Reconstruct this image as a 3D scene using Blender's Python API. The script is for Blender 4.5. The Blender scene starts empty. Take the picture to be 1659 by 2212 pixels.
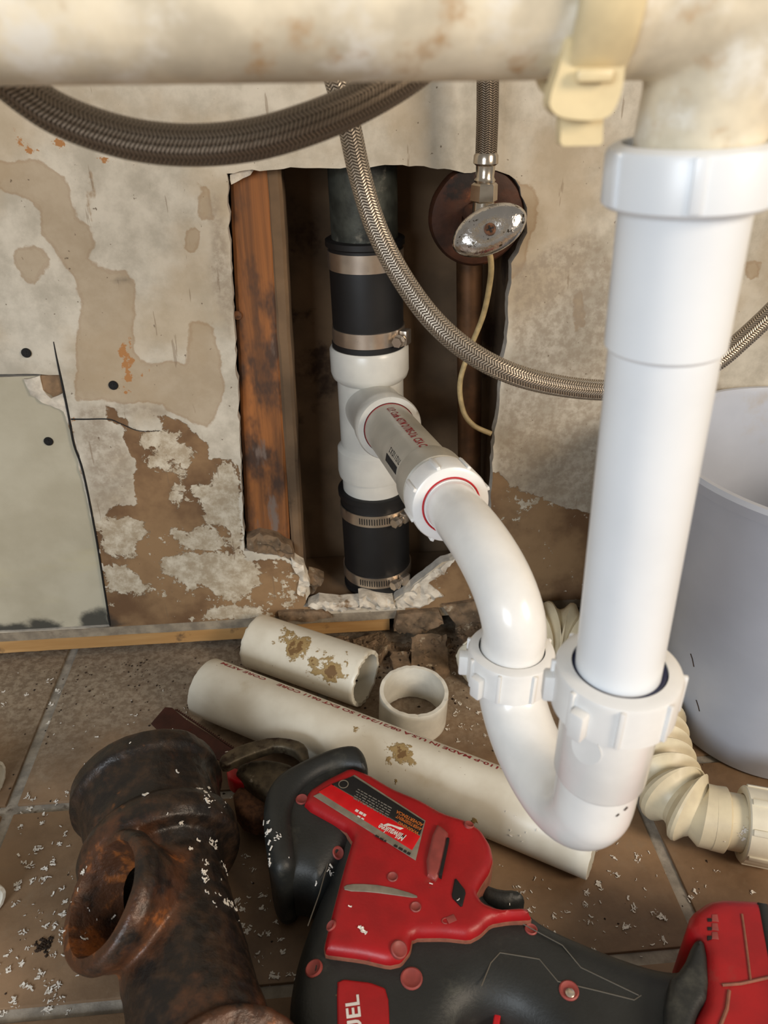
import bpy, bmesh, math, random
import numpy as np
from mathutils import Vector, Matrix, noise as mnoise
from mathutils.geometry import delaunay_2d_cdt
random.seed(7)
SC = bpy.context.scene
COL = SC.collection

# ------------------------------------------------------------------ camera
CAM_H, CAM_D, PITCH, YAW, ROLL, FPX = .585, .70, 30.5, 4.6, -.5, 1660.0
_p, _y, _r = map(math.radians, (PITCH, YAW, ROLL))
FW = Vector((math.sin(_y)*math.cos(_p), math.cos(_y)*math.cos(_p), -math.sin(_p)))
_rt = Vector((math.cos(_y), -math.sin(_y), 0))
_up = Vector((math.sin(_y)*math.sin(_p), math.cos(_y)*math.sin(_p), math.cos(_p)))
RT = _rt*math.cos(_r)+_up*math.sin(_r)
UP = -_rt*math.sin(_r)+_up*math.cos(_r)
CAM = Vector((0, -CAM_D, CAM_H))
cd = bpy.data.cameras.new('camera'); cam = bpy.data.objects.new('camera', cd); COL.objects.link(cam)
m = Matrix((RT, UP, -FW)).transposed().to_4x4(); m.translation = CAM
cam.matrix_world = m
cd.sensor_fit = 'VERTICAL'; cd.sensor_height = 34.6; cd.lens = FPX/2212*34.6
cd.clip_start = .01; cd.clip_end = 50
cd.dof.use_dof = True; cd.dof.focus_distance = .66; cd.dof.aperture_fstop = 11.5
SC.camera = cam

# ------------------------------------------------------------------ light
w = bpy.data.worlds.new('world'); SC.world = w; w.use_nodes = True
bg = w.node_tree.nodes['Background']
bg.inputs[0].default_value = (.95, .88, .78, 1); bg.inputs[1].default_value = .20

def area(name, loc, target, size, sizey, power, color):
    l = bpy.data.lights.new(name, 'AREA'); l.shape = 'RECTANGLE'; l.size = size; l.size_y = sizey
    l.energy = power; l.color = color
    o = bpy.data.objects.new(name, l); COL.objects.link(o); o.location = loc
    o.rotation_euler = (Vector(target)-Vector(loc)).to_track_quat('-Z', 'Y').to_euler()
    return o
area('window_light', (-.95, -2.1, .95), (.1, -.1, .30), .8, .7, 19, (.84, .92, 1.0))
area('room_light', (1.25, -1.45, 1.15), (.15, -.15, .2), .6, .6, 17, (1.0, .84, .66))
SC.view_settings.view_transform = 'Standard'; SC.view_settings.look = 'None'
SC.view_settings.exposure = .5; SC.view_settings.gamma = 1
SC.view_settings.use_curve_mapping = False

# ------------------------------------------------------------------ pixel -> world helpers
def U(px, py, y=None, z=None, x=None):
    d = FW+RT*((px-829.5)/FPX)+UP*((1106-py)/FPX)
    if y is not None: t = (y-CAM.y)/d.y
    elif z is not None: t = (z-CAM.z)/d.z
    else: t = (x-CAM.x)/d.x
    return CAM+d*t
def US(pts, y=None, z=None): return [U(a, b, y=y, z=z) for a, b in pts]

# ------------------------------------------------------------------ materials
def lin(c): return tuple(((v/255)/12.92 if v/255 <= .04045 else ((v/255+.055)/1.055)**2.4) for v in c[:3])+(1,)
class NT:
    def __init__(s, name):
        s.m = bpy.data.materials.new(name); s.m.use_nodes = True; s.t = s.m.node_tree
        s.b = s.t.nodes['Principled BSDF']; s._co = None; s.h = []
    def n(s, t, **k):
        nd = s.t.nodes.new(t)
        for a, v in k.items(): setattr(nd, a, v)
        return nd
    def set(s, nd, i, v):
        if v is None: return
        if isinstance(v, bpy.types.NodeSocket): s.t.links.new(v, nd.inputs[i])
        elif isinstance(v, tuple) and len(v) == 3 and nd.inputs[i].type == 'RGBA': nd.inputs[i].default_value = lin(v)
        else: nd.inputs[i].default_value = v
    def co(s):
        if not s._co: s._co = s.n('ShaderNodeNewGeometry').outputs['Position']
        return s._co
    def math(s, op, a, b=None, c=None, clamp=False):
        nd = s.n('ShaderNodeMath', operation=op, use_clamp=clamp); s.set(nd, 0, a); s.set(nd, 1, b)
        if c is not None: s.set(nd, 2, c)
        return nd.outputs[0]
    def noise(s, scale, detail=4, rough=.55, off=0, stretch=None, dist=0):
        nd = s.n('ShaderNodeTexNoise'); c = s.co()
        mp = s.n('ShaderNodeMapping'); s.set(mp, 0, c); mp.inputs[1].default_value = (off, off*.7, off*1.3)
        if stretch: mp.inputs[3].default_value = stretch
        s.set(nd, 'Vector', mp.outputs[0]); s.set(nd, 'Scale', scale); s.set(nd, 'Detail', detail); s.set(nd, 'Roughness', rough)
        s.set(nd, 'Distortion', dist)
        return nd.outputs[0]
    def step(s, v, lo, hi):
        nd = s.n('ShaderNodeMapRange'); nd.interpolation_type = 'SMOOTHSTEP'
        s.set(nd, 0, v); s.set(nd, 1, lo); s.set(nd, 2, hi); return nd.outputs[0]
    def mix(s, f, a, b, mode='MIX'):
        nd = s.n('ShaderNodeMix', data_type='RGBA', blend_type=mode)
        s.set(nd, 0, f); s.set(nd, 6, a); s.set(nd, 7, b); return nd.outputs[2]
    def attr(s, name): return s.n('ShaderNodeAttribute', attribute_name=name).outputs['Fac']
    def bump(s, h, dist=.001, strength=1):
        nd = s.n('ShaderNodeBump'); s.set(nd, 'Height', h); s.set(nd, 'Distance', dist); s.set(nd, 'Strength', strength)
        s.set(s.b, 'Normal', nd.outputs[0]); return nd
    def fin(s, col=None, rough=None, metal=None, **k):
        s.set(s.b, 'Base Color', col); s.set(s.b, 'Roughness', rough); s.set(s.b, 'Metallic', metal)
        for a, v in k.items(): s.set(s.b, a.replace('_', ' '), v)
        return s.m
MATS = {}
def mk(name, base, rough=.5, metal=0, var=.12, scale=25, bump=0, bscale=200, spots=(), rvar=0, **k):
    """base colour with mottling plus noise-shaped spots: (colour, scale, threshold, softness)"""
    if name in MATS: return MATS[name]
    n = NT(name); f = n.noise(scale, 5)
    d = tuple(max(0, int(c*(1-var))) for c in base); l = tuple(min(255, int(c*(1+var*.6))) for c in base)
    c = n.mix(n.step(f, .3, .7), d, l)
    for i, (sc, ss, th, so) in enumerate(spots):
        c = n.mix(n.step(n.noise(ss, 6, .62, off=3.1*(i+1)), th, th+so), c, sc)
    r = rough
    if rvar: r = n.math('ADD', n.math('MULTIPLY', n.noise(scale*2, 4, off=9), rvar), rough-rvar/2)
    if bump: n.bump(n.noise(bscale, 4, off=5), bump)
    MATS[name] = n.fin(c, r, metal, **k); return MATS[name]

PVC = mk('white_pvc', (236, 236, 234), .22, var=.03, scale=30, Subsurface_Weight=.0)
PVC_NUT = mk('white_pvc_nut', (234, 234, 232), .3, var=.03, scale=30)
PVC_TUBE = mk('white_tailpiece_plastic', (232, 236, 240), .33, var=.02, scale=20)
PVC_OLD = mk('dusty_white_pvc', (222, 218, 205), .35, var=.06, scale=40, bump=.0001, spots=[((176, 160, 130), 14, .66, .16), ((120, 105, 80), 160, .76, .04)])
PVC_SHADED = mk('shaded_branch_pvc', (180, 174, 162), .35, var=.04, scale=40, spots=[((168, 160, 148), 30, .62, .12)])  # base colour greyed to stand in for the shade around the hole
PVC_TEE_SHADED = mk('shaded_tee_pvc', (206, 204, 196), .3, var=.03, scale=40, spots=[((150, 140, 122), 26, .70, .08), ((90, 84, 76), 130, .76, .03)])  # tee plastic with the hole's shade painted in as a darker base colour
CREAM = mk('aged_cream_plastic', (230, 219, 194), .42, var=.12, scale=40, bump=.0002, bscale=60, spots=[((242, 238, 226), 42, .50, .20), ((190, 154, 110), 50, .56, .18), ((120, 78, 44), 80, .72, .06)])
CREAM_CLIP = mk('aged_cream_clip', (220, 203, 162), .4, var=.07, scale=60, spots=[((170, 130, 84), 60, .58, .18), ((110, 74, 44), 90, .72, .06)])
RUBBER = mk('black_rubber', (20, 20, 22), .5, var=.1, scale=80, spots=[((52, 49, 46), 90, .70, .1)])
STEEL = mk('clamp_steel', (214, 202, 188), .3, .93, var=.06, scale=60, spots=[((110, 100, 90), 50, .62, .15)])
CHROME = mk('worn_chrome', (205, 200, 196), .14, 1, var=.05, scale=40, bump=.0003, bscale=330, spots=[((90, 80, 66), 210, .60, .03)], rvar=.2)
CHROME2 = mk('clean_chrome', (200, 190, 176), .2, 1, var=.08, scale=60)
RUSTDISC = mk('rusty_escutcheon', (66, 36, 20), .6, .3, var=.3, scale=40, bump=.0006, bscale=90, spots=[((112, 62, 32), 38, .58, .1), ((28, 16, 10), 25, .56, .1)])
COPPER = mk('dull_copper', (92, 66, 44), .45, .6, var=.2, scale=40, spots=[((60, 70, 56), 50, .66, .1)])
IRONPIPE = mk('galvanised_iron', (66, 68, 62), .55, .3, var=.25, scale=60, bump=.0003, spots=[((128, 124, 112), 48, .58, .14), ((36, 38, 36), 22, .56, .1)])
BACKING = mk('cavity_board', (106, 84, 62), .9, var=.2, scale=14, spots=[((52, 34, 20), 12, .58, .12), ((130, 100, 70), 30, .70, .1), ((24, 16, 10), 90, .74, .04)])
GREYPRINT = mk('black_print', (28, 26, 26), .6, var=0)
REDPRINT = mk('red_print', (150, 40, 44), .6, var=.1, scale=300)
REDWASH = mk('red_washer', (196, 24, 34), .4, var=.05)
BLUEWASH = mk('blue_washer', (22, 30, 70), .4, var=.05)
BUCKET = mk('pale_bucket_plastic', (184, 189, 200), .34, var=.03, scale=12, spots=[((176, 170, 164), 9, .62, .15), ((80, 66, 50), 150, .80, .03)])
FLEX = mk('ivory_corrugated_plastic', (214, 202, 172), .42, var=.05, scale=50, spots=[((176, 142, 84), 36, .66, .10)])
FLEXNUT = mk('ivory_nut_plastic', (222, 216, 196), .4, var=.04, scale=50, spots=[((170, 150, 110), 60, .70, .08)])
PLASTER = mk('broken_plaster', (208, 198, 182), .95, var=.12, scale=90, bump=.001, bscale=160, spots=[((130, 104, 76), 34, .60, .1)])
PLASTERD = mk('dirty_plaster', (120, 100, 78), .95, var=.25, scale=70, bump=.0012, bscale=150, spots=[((176, 160, 136), 60, .6, .08), ((52, 38, 26), 40, .6, .1)])
LEDGE = mk('dusty_grey_ledge', (146, 134, 116), .95, var=.15, scale=60, bump=.0008, bscale=220, spots=[((108, 92, 74), 26, .62, .1), ((66, 54, 42), 120, .74, .04)])
DIRT = mk('dark_dirt', (52, 38, 26), .95, var=.3, scale=200, bump=.001)
SHAVE = mk('white_plastic_shaving', (236, 232, 224), .5, var=.05)
CABLE = mk('old_ivory_cable', (178, 156, 112), .5, var=.12, scale=120)
SCREWM = mk('black_screw', (22, 20, 20), .55, .4, var=.2, scale=400)
RUSTY = mk('rusty_steel', (110, 74, 50), .7, .3, var=.3, scale=200, bump=.0004)
SAWRED = mk('saw_red_plastic', (158, 16, 22), .42, var=.08, scale=40, bump=.0001, bscale=500, spots=[((140, 52, 46), 34, .62, .14), ((196, 130, 112), 120, .72, .05), ((104, 40, 32), 60, .66, .08)])
SAWRED2 = mk('saw_pale_red', (146, 66, 60), .5, var=.1, scale=90)
SAWBLK = mk('saw_black_rubber', (36, 38, 37), .5, var=.12, scale=40, bump=.0002, bscale=500, spots=[((70, 70, 63), 26, .56, .2), ((140, 132, 118), 170, .74, .04), ((134, 110, 68), 46, .72, .05)])
SAWEDGE = mk('saw_worn_edge', (138, 84, 66), .6, var=.1, scale=200)
SAWLINE = mk('saw_groove_line', (96, 90, 80), .6, var=.1)
LABELGREY = mk('label_grey', (136, 128, 114), .4, .2, var=.12, scale=90)
LABELRED = mk('label_red', (205, 12, 22), .35, var=.05, scale=90, spots=[((150, 90, 66), 70, .68, .05)])
LABELBLK = mk('label_black', (24, 24, 26), .4, var=.1, scale=90, spots=[((96, 92, 84), 110, .70, .05)])
LETTER = mk('white_lettering', (220, 212, 205), .4, var=.05)
ORANGE = mk('orange_lettering', (190, 104, 40), .5, var=.1)
SMALLG = mk('small_grey_print', (120, 116, 108), .5, var=.1)
DARKGAP = mk('dark_recess', (12, 11, 10), .7, var=0)
SHOE = mk('grimy_cast_shoe', (92, 82, 66), .5, .5, var=.25, scale=90, bump=.0005, spots=[((170, 158, 140), 70, .64, .08), ((48, 34, 24), 40, .55, .1)])
BLADE = mk('worn_saw_blade', (70, 40, 34), .5, .5, var=.2, scale=60, spots=[((90, 24, 16), 30, .56, .1)])

# --- cast iron: black with orange rust, rustier around the branch mouth
def m_iron():
    n = NT('rusty_cast_iron'); a = n.attr('rust')
    nz = n.noise(34, 6, .62); n2 = n.noise(90, 5, .6, off=4)
    c = n.mix(n.step(n2, .4, .75), (32, 27, 24), (64, 47, 34))
    k = n.math('ADD', n.math('MULTIPLY', a, .50), n.math('MULTIPLY', n.math('SUBTRACT', nz, .54), 1.5))
    c = n.mix(n.step(k, .12, .42), c, (84, 54, 36))
    c = n.mix(n.step(n.math('ADD', k, n.math('MULTIPLY', n.math('SUBTRACT', n2, .5), .8)), .42, .66), c, (150, 88, 42))
    c = n.mix(n.step(n.noise(28, 3, .5, off=21), .70, .73), c, (150, 92, 44))
    n.bump(n.math('ADD', n2, n.math('MULTIPLY', nz, 2)), .0012, .8)
    return n.fin(c, n.math('ADD', n.math('MULTIPLY', n2, .35), .22), .15)
IRON = m_iron()

def m_wood():
    n = NT('old_pine_stud')
    g = n.noise(60, 6, .6, stretch=(1, 1, .06), dist=.6); g2 = n.noise(16, 5, .6, off=7, stretch=(1, 1, .45))
    c = n.mix(n.step(g, .35, .68), (104, 66, 36), (160, 100, 50))
    c = n.mix(n.step(g2, .47, .58), c, (68, 48, 36))
    c = n.mix(n.step(n.noise(30, 5, .6, off=15, stretch=(1, 1, .3)), .60, .68), c, (116, 100, 90))
    n.bump(g, .0006); return n.fin(c, .75)
WOOD = m_wood()
def m_strip():
    n = NT('pale_wood_strip'); g = n.noise(60, 5, .6, stretch=(.08, 1, 1))
    c = n.mix(n.step(g, .35, .7), (172, 130, 78), (200, 160, 106))
    c = n.mix(n.step(n.noise(30, 5, .6, off=3), .60, .7), c, (110, 84, 56))
    n.bump(g, .0004); return n.fin(c, .7)
STRIP = m_strip()

def m_wall():
    n = NT('peeling_painted_drywall')
    P, FL, ST, CH, DK, CR, IS = [n.attr(a) for a in ('paper', 'flake', 'stain', 'chip', 'mold', 'grime', 'isle')]
    rag = n.noise(70, 6, .68, off=2, dist=.3); rag2 = n.noise(120, 5, .65, off=6); big = n.noise(9, 4, .6, off=1)
    def sd(a, r, amp, soft=.0012): return n.step(n.math('ADD', a, n.math('MULTIPLY', n.math('SUBTRACT', r, .5), amp)), 0, soft)
    mot = n.noise(26, 7, .66, off=5)
    c = n.mix(n.step(mot, .34, .66), (176, 168, 152), (208, 200, 184))
    c = n.mix(n.math('MULTIPLY', n.step(n.noise(7, 5, .6, off=8), .46, .66), .6), c, (176, 156, 126))
    st = sd(ST, n.noise(30, 6, .6, off=12), .022, .0015)
    c = n.mix(n.math('MULTIPLY', st, .66), c, (162, 140, 110))
    ring = n.math('MULTIPLY', n.math('SUBTRACT', 1, n.step(n.math('ABSOLUTE', n.math('ADD', ST, n.math('MULTIPLY', n.math('SUBTRACT', n.noise(30, 6, .6, off=12), .5), .022))), 0, .002)), .6)
    c = n.mix(ring, c, (146, 116, 80))
    gr = sd(CR, big, .03, .010)
    c = n.mix(n.math('MULTIPLY', gr, n.math('ADD', .25, n.math('MULTIPLY', n.step(rag2, .36, .62), .5))), c, (148, 134, 116))
    pap = sd(P, rag, .018)
    pc = n.mix(n.step(n.noise(14, 5, .6, off=17), .36, .66), (104, 76, 50), (146, 116, 82))
    # flakes of old paint left inside the exposed paper
    fk = n.step(n.math('ADD', n.math('ADD', rag2, n.math('MULTIPLY', n.math('SUBTRACT', n.noise(30, 5, .6, off=31), .5), .9)), n.math('MULTIPLY', FL, 5)), .56, .575)
    fk = n.math('MAXIMUM', fk, sd(IS, n.noise(85, 7, .74, off=44, dist=.6), .034))
    pc2 = n.mix(fk, pc, n.mix(n.step(n.noise(70, 6, .7, off=3), .38, .66), (166, 150, 126), (206, 196, 176)))
    c = n.mix(pap, c, pc2)
    c = n.mix(sd(CH, rag2, .016, .001), c, (168, 118, 70))
    sp = n.math('MULTIPLY', n.step(n.noise(210, 3, .5, off=23), .705, .73), .8)
    c = n.mix(sp, c, (92, 74, 56))
    scr = n.step(n.noise(46, 4, .5, off=41, stretch=(4, 1, .35)), .69, .71)
    c = n.mix(n.math('MULTIPLY', scr, .45), c, (118, 96, 72))
    c = n.mix(n.math('MULTIPLY', sd(DK, n.noise(60, 5, .6, off=9), .014, .010), .85), c, (40, 38, 34))
    h = n.math('ADD', n.math('MULTIPLY', n.math('SUBTRACT', 1, n.math('MULTIPLY', pap, n.math('SUBTRACT', 1, fk))), 1.0), n.math('MULTIPLY', mot, .5))
    n.bump(h, .0007, .7)
    return n.fin(c, .8)
WALLM = m_wall()
CORE = mk('gypsum_core', (184, 178, 168), .95, var=.08, scale=120, bump=.0006)
PANELM = None
def m_panel():
    n = NT('greenish_drywall_panel'); mo = n.attr('mold')
    c = n.mix(n.step(n.noise(10, 5, .6), .35, .68), (172, 164, 142), (188, 181, 160))
    c = n.mix(n.math('MULTIPLY', n.step(n.noise(12, 4, .6, off=5, stretch=(.3, 1, 1)), .56, .7), .4), c, (186, 174, 128))
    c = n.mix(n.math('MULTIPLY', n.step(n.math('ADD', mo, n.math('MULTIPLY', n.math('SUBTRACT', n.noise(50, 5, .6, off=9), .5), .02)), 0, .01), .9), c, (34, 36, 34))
    n.bump(n.noise(200, 4), .0002); return n.fin(c, .75)
PANELM = m_panel()
def m_tile():
    n = NT('worn_brown_floor_tile')
    a = n.noise(9, 6, .62); b = n.noise(60, 6, .65, off=4)
    c = n.mix(n.step(a, .35, .68), (114, 90, 67), (148, 120, 92))
    c = n.mix(n.math('MULTIPLY', n.step(b, .5, .7), .4), c, (138, 118, 96))
    # plaster dust gathers towards the wall
    sx = n.n('ShaderNodeSeparateXYZ'); n.set(sx, 0, n.co())
    near = n.step(n.math('ADD', sx.outputs[1], n.math('MULTIPLY', n.math('SUBTRACT', n.noise(16, 6, .65, off=8), .5), .20)), -.23, -.03)
    c = n.mix(n.math('MULTIPLY', near, .75), c, n.mix(n.step(n.noise(130, 5, .7, off=2), .4, .62), (124, 111, 95), (164, 152, 134)))
    c = n.mix(n.step(n.noise(120, 4, .6, off=14), .72, .76), c, (70, 52, 38))
    n.bump(n.math('ADD', b, n.math('MULTIPLY', n.noise(200, 4, off=7), n.math('ADD', .3, near))), .0007, .7)
    return n.fin(c, n.math('ADD', .5, n.math('MULTIPLY', near, .35)))
TILE = m_tile()
GROUT = mk('grey_grout', (156, 149, 138), .95, var=.15, scale=80, bump=.0006, spots=[((96, 86, 74), 40, .62, .1)])

def m_braid(name, dark, light, rough=.32, fine=1):
    """woven steel: chevron strands across the hose, driven by UV (u along in metres, v 0..1 around)"""
    n = NT(name); uv = n.n('ShaderNodeUVMap'); sx = n.n('ShaderNodeSeparateXYZ'); n.set(sx, 0, uv.outputs[0])
    u, v = sx.outputs[0], sx.outputs[1]
    lane = n.math('MULTIPLY', v, 16*fine)
    tri = n.math('PINGPONG', lane, 1)                 # 0..1..0 per two lanes -> chevrons
    ph = n.math('ADD', n.math('MULTIPLY', u, 520*fine), n.math('MULTIPLY', tri, .95))
    s = n.math('PINGPONG', ph, .5)                    # strand profile
    s = n.step(s, .02, .30)
    wire = n.math('PINGPONG', n.math('ADD', n.math('MULTIPLY', lane, 5), n.math('MULTIPLY', u, 260)), .5)
    edge = n.step(n.math('PINGPONG', lane, .5), 0, .10)
    h = n.math('ADD', n.math('MULTIPLY', s, edge), n.math('MULTIPLY', wire, .25))
    c = n.mix(n.math('MULTIPLY', s, n.math('ADD', .35, n.math('MULTIPLY', edge, .65))), dark, light)
    n.bump(h, .0005, 1.0)
    return n.fin(c, rough, .85)
BRAID = m_braid('braided_steel_hose', (62, 54, 46), (190, 178, 162))
BRAID2 = m_braid('braided_dark_hose', (44, 38, 33), (150, 135, 118), .42, 1.2)

# ------------------------------------------------------------------ object helpers
WORLD = {}
def mesh_data(name, V, F, mat, smooth=True, angle=35, uvs=None, attrs=None, off=Vector((0, 0, 0)), fmat=None):
    me = bpy.data.meshes.new(name)
    me.from_pydata([tuple(Vector(v)-off) for v in V], [], [tuple(f) for f in F])
    for mm in (mat if isinstance(mat, (list, tuple)) else [mat]): me.materials.append(mm)
    if fmat is not None: me.polygons.foreach_set('material_index', fmat)
    if uvs is not None:
        ul = me.uv_layers.new(name='UVMap'); li = [l.vertex_index for l in me.loops]
        if len(uvs) == len(V):
            for i, vi in enumerate(li): ul.data[i].uv = uvs[vi]
        else:
            for i in range(len(li)): ul.data[i].uv = uvs[i]
    if attrs:
        for k, vals in attrs.items():
            a = me.attributes.new(k, 'FLOAT', 'POINT'); a.data.foreach_set('value', np.asarray(vals, dtype=np.float32))
    me.polygons.foreach_set('use_smooth', [smooth]*len(me.polygons))
    me.validate(); me.update()
    if smooth and angle: me.set_sharp_from_angle(angle=math.radians(angle))
    return me
def tag(o, label=None, cat=None, group=None, kind=None):
    if label: o['label'] = label
    if cat: o['category'] = cat
    if group: o['group'] = group
    if kind: o['kind'] = kind
    return o
def thing(name, loc, label, cat, group=None):
    o = bpy.data.objects.new(name, None); o.empty_display_size = .02; o.location = loc
    COL.objects.link(o); WORLD[o.name] = Vector(loc); return tag(o, label, cat, group)
def obj(name, geo, mat, parent=None, **k):
    V, F = geo[0], geo[1]; uvs = geo[2] if len(geo) > 2 else None
    if parent is not None:
        off = WORLD[parent.name]
    else:
        A = np.array([tuple(v) for v in V]); off = Vector(((A[:, 0].min()+A[:, 0].max())/2, (A[:, 1].min()+A[:, 1].max())/2, A[:, 2].min()))
    me = mesh_data(name, V, F, mat, uvs=uvs, off=off, **k)
    o = bpy.data.objects.new(name, me); COL.objects.link(o)
    if parent is not None: o.parent = parent
    else: o.location = off
    WORLD[o.name] = Vector(off); return o
def join(*gs):
    V, F = [], []
    for g in gs:
        b = len(V); V += list(g[0]); F += [tuple(i+b for i in f) for f in g[1]]
    return V, F
def frame(ax):
    ax = Vector(ax).normalized(); t = Vector((0, 0, 1)) if abs(ax.z) < .9 else Vector((0, 1, 0))
    a = ax.cross(t).normalized(); return a, ax.cross(a).normalized(), ax
def lathe(prof, O, ax, seg=48, closed=False, jit=None):
    """profile of (t along axis, radius)"""
    O = Vector(O); a, b, ax = frame(ax); V, F = [], []; n = len(prof)
    for k, (t, r) in enumerate(prof):
        for i in range(seg):
            th = 2*math.pi*i/seg; rr = max(r, 1e-6)
            if jit: rr += jit*mnoise.noise(Vector((math.cos(th)*2, math.sin(th)*2, t*40)))
            V.append(O+ax*t+a*(rr*math.cos(th))+b*(rr*math.sin(th)))
    for k in range(n if closed else n-1):
        k2 = (k+1) % n
        for i in range(seg):
            j = (i+1) % seg; F.append((k*seg+i, k2*seg+i, k2*seg+j, k*seg+j))
    if not closed:
        if prof[0][1] > 1e-5: F.append(tuple(range(seg)))
        if prof[-1][1] > 1e-5: F.append(tuple((n-1)*seg+i for i in reversed(range(seg))))
    return fixn(V, F)
def fixn(V, F):
    bm = bmesh.new(); vs = [bm.verts.new(v) for v in V]
    for f in F:
        try: bm.faces.new([vs[i] for i in f])
        except ValueError: pass
    bmesh.ops.remove_doubles(bm, verts=bm.verts, dist=2e-6)
    bmesh.ops.dissolve_degenerate(bm, dist=1e-7, edges=bm.edges)
    bmesh.ops.recalc_face_normals(bm, faces=bm.faces)
    bm.verts.index_update(); V2 = [v.co.copy() for v in bm.verts]; F2 = [[v.index for v in f.verts] for f in bm.faces]
    bm.free(); return V2, F2
def catmull(pts, n=10, closed=False):
    pts = [Vector(p) for p in pts]; out = []; N = len(pts)
    rng = range(N) if closed else range(N-1)
    for i in rng:
        if closed: p0, p1, p2, p3 = pts[i-1], pts[i], pts[(i+1) % N], pts[(i+2) % N]
        else: p0, p1, p2, p3 = pts[max(i-1, 0)], pts[i], pts[i+1], pts[min(i+2, N-1)]
        for k in range(n):
            t = k/n; out.append(.5*((2*p1)+(-p0+p2)*t+(2*p0-5*p1+4*p2-p3)*t*t+(-p0+3*p1-3*p2+p3)*t**3))
    if not closed: out.append(pts[-1])
    return out
def tube(path, r, seg=28, cap=True, hollow=0):
    """swept tube with parallel-transported rings; UV u = metres along, v = around"""
    path = [Vector(p) for p in path]; n = len(path)
    R = r if isinstance(r, (list, tuple)) else [r]*n
    T = [(path[min(i+1, n-1)]-path[max(i-1, 0)]).normalized() for i in range(n)]
    a = frame(T[0])[0]; V, F, UVl = [], [], []; L = [0]
    for i in range(1, n): L.append(L[-1]+(path[i]-path[i-1]).length)
    for i in range(n):
        a = (a-T[i]*a.dot(T[i])).normalized(); b = T[i].cross(a)
        for k in range(seg):
            th = 2*math.pi*k/seg; V.append(path[i]+a*(R[i]*math.cos(th))+b*(R[i]*math.sin(th)))
    for i in range(n-1):
        for k in range(seg):
            j = (k+1) % seg; F.append((i*seg+k, i*seg+j, (i+1)*seg+j, (i+1)*seg+k))
            UVl += [(L[i], k/seg), (L[i], (k+1)/seg), (L[i+1], (k+1)/seg), (L[i+1], k/seg)]
    if cap:
        F.append(tuple(reversed(range(seg)))); UVl += [(0, 0)]*seg
        F.append(tuple((n-1)*seg+k for k in range(seg))); UVl += [(0, 0)]*seg
    return V, F, UVl
def box(c, s, ax=None, bev=0, seg=2):
    """box centred at c with sizes s; ax = (X, Y, Z) axes"""
    bm = bmesh.new(); bmesh.ops.create_cube(bm, size=1)
    for v in bm.verts: v.co = Vector((v.co.x*s[0], v.co.y*s[1], v.co.z*s[2]))
    if bev: bmesh.ops.bevel(bm, geom=list(bm.edges), offset=bev, segments=seg, affect='EDGES', profile=.5)
    X, Y, Z = ax if ax else (Vector((1, 0, 0)), Vector((0, 1, 0)), Vector((0, 0, 1)))
    c = Vector(c); bm.verts.index_update()
    V = [c+X*v.co.x+Y*v.co.y+Z*v.co.z for v in bm.verts]; F = [[v.index for v in f.verts] for f in bm.faces]
    bm.free(); return V, F
def sdf(P, poly):
    """signed distance of Nx2 points to polygon, positive inside"""
    P = np.asarray(P, float); A = np.asarray(poly, float); B = np.roll(A, -1, 0)
    d = np.full(len(P), 1e9); ins = np.zeros(len(P), bool)
    for a, b in zip(A, B):
        e = b-a; w = P-a; t = np.clip((w@e)/max(e@e, 1e-18), 0, 1); d = np.minimum(d, np.hypot(*(w-t[:, None]*e).T))
        c = ((a[1] > P[:, 1]) != (b[1] > P[:, 1])); ins ^= c & (P[:, 0] < (b[0]-a[0])*(P[:, 1]-a[1])/((b[1]-a[1]) if b[1] != a[1] else 1e-18)+a[0])
    return np.where(ins, d, -d)
def resample(poly, h):
    out = []
    for i, a in enumerate(poly):
        b = poly[(i+1) % len(poly)]; L = math.dist(a, b); k = max(1, round(L/h))
        for j in range(k): out.append((a[0]+(b[0]-a[0])*j/k, a[1]+(b[1]-a[1])*j/k))
    return out
def chaikin(poly, it=2, q=.25):
    for _ in range(it):
        o = []
        for i, a in enumerate(poly):
            b = poly[(i+1) % len(poly)]
            o += [(a[0]*(1-q)+b[0]*q, a[1]*(1-q)+b[1]*q), (a[0]*q+b[0]*(1-q), a[1]*q+b[1]*(1-q))]
        poly = o
    return poly
def cdt(polys, pts, test):
    vs, es = [], []
    for p in polys:
        b = len(vs); vs += [Vector(q) for q in p]; es += [(b+i, b+(i+1) % len(p)) for i in range(len(p))]
    vs += [Vector(q) for q in pts]
    V, E, F = delaunay_2d_cdt(vs, es, [], 0, 1e-6)[:3]
    V = [(v.x, v.y) for v in V]
    C = [(sum(V[i][0] for i in f)/len(f), sum(V[i][1] for i in f)/len(f)) for f in F]
    keep = test(np.array(C)); F = [f if True else f for f, k in zip(F, keep) if k]
    out = []
    for f in F:   # counter-clockwise
        s = sum(V[f[i]][0]*V[f[(i+1) % len(f)]][1]-V[f[(i+1) % len(f)]][0]*V[f[i]][1] for i in range(len(f)))
        out.append(tuple(f) if s > 0 else tuple(reversed(f)))
    return V, out
def solid(polys, pts, test, top, bot, place):
    """closed solid over a 2-D region: heights top(V2)/bot(V2) as arrays, place(x,y,h)->Vector"""
    V2, F2 = cdt(polys, pts, test); A = np.array(V2); T = top(A); B = bot(A); n = len(V2)
    V = [place(x, y, h) for (x, y), h in zip(V2, T)]+[place(x, y, h) for (x, y), h in zip(V2, B)]
    F = list(F2)+[tuple(i+n for i in reversed(f)) for f in F2]
    cnt = {}
    for f in F2:
        for i in range(len(f)):
            e = (f[i], f[(i+1) % len(f)]); cnt[e] = 1
    for (a, b) in list(cnt):
        if (b, a) not in cnt: F.append((b, a, a+n, b+n))
    return V, F, V2, n
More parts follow.
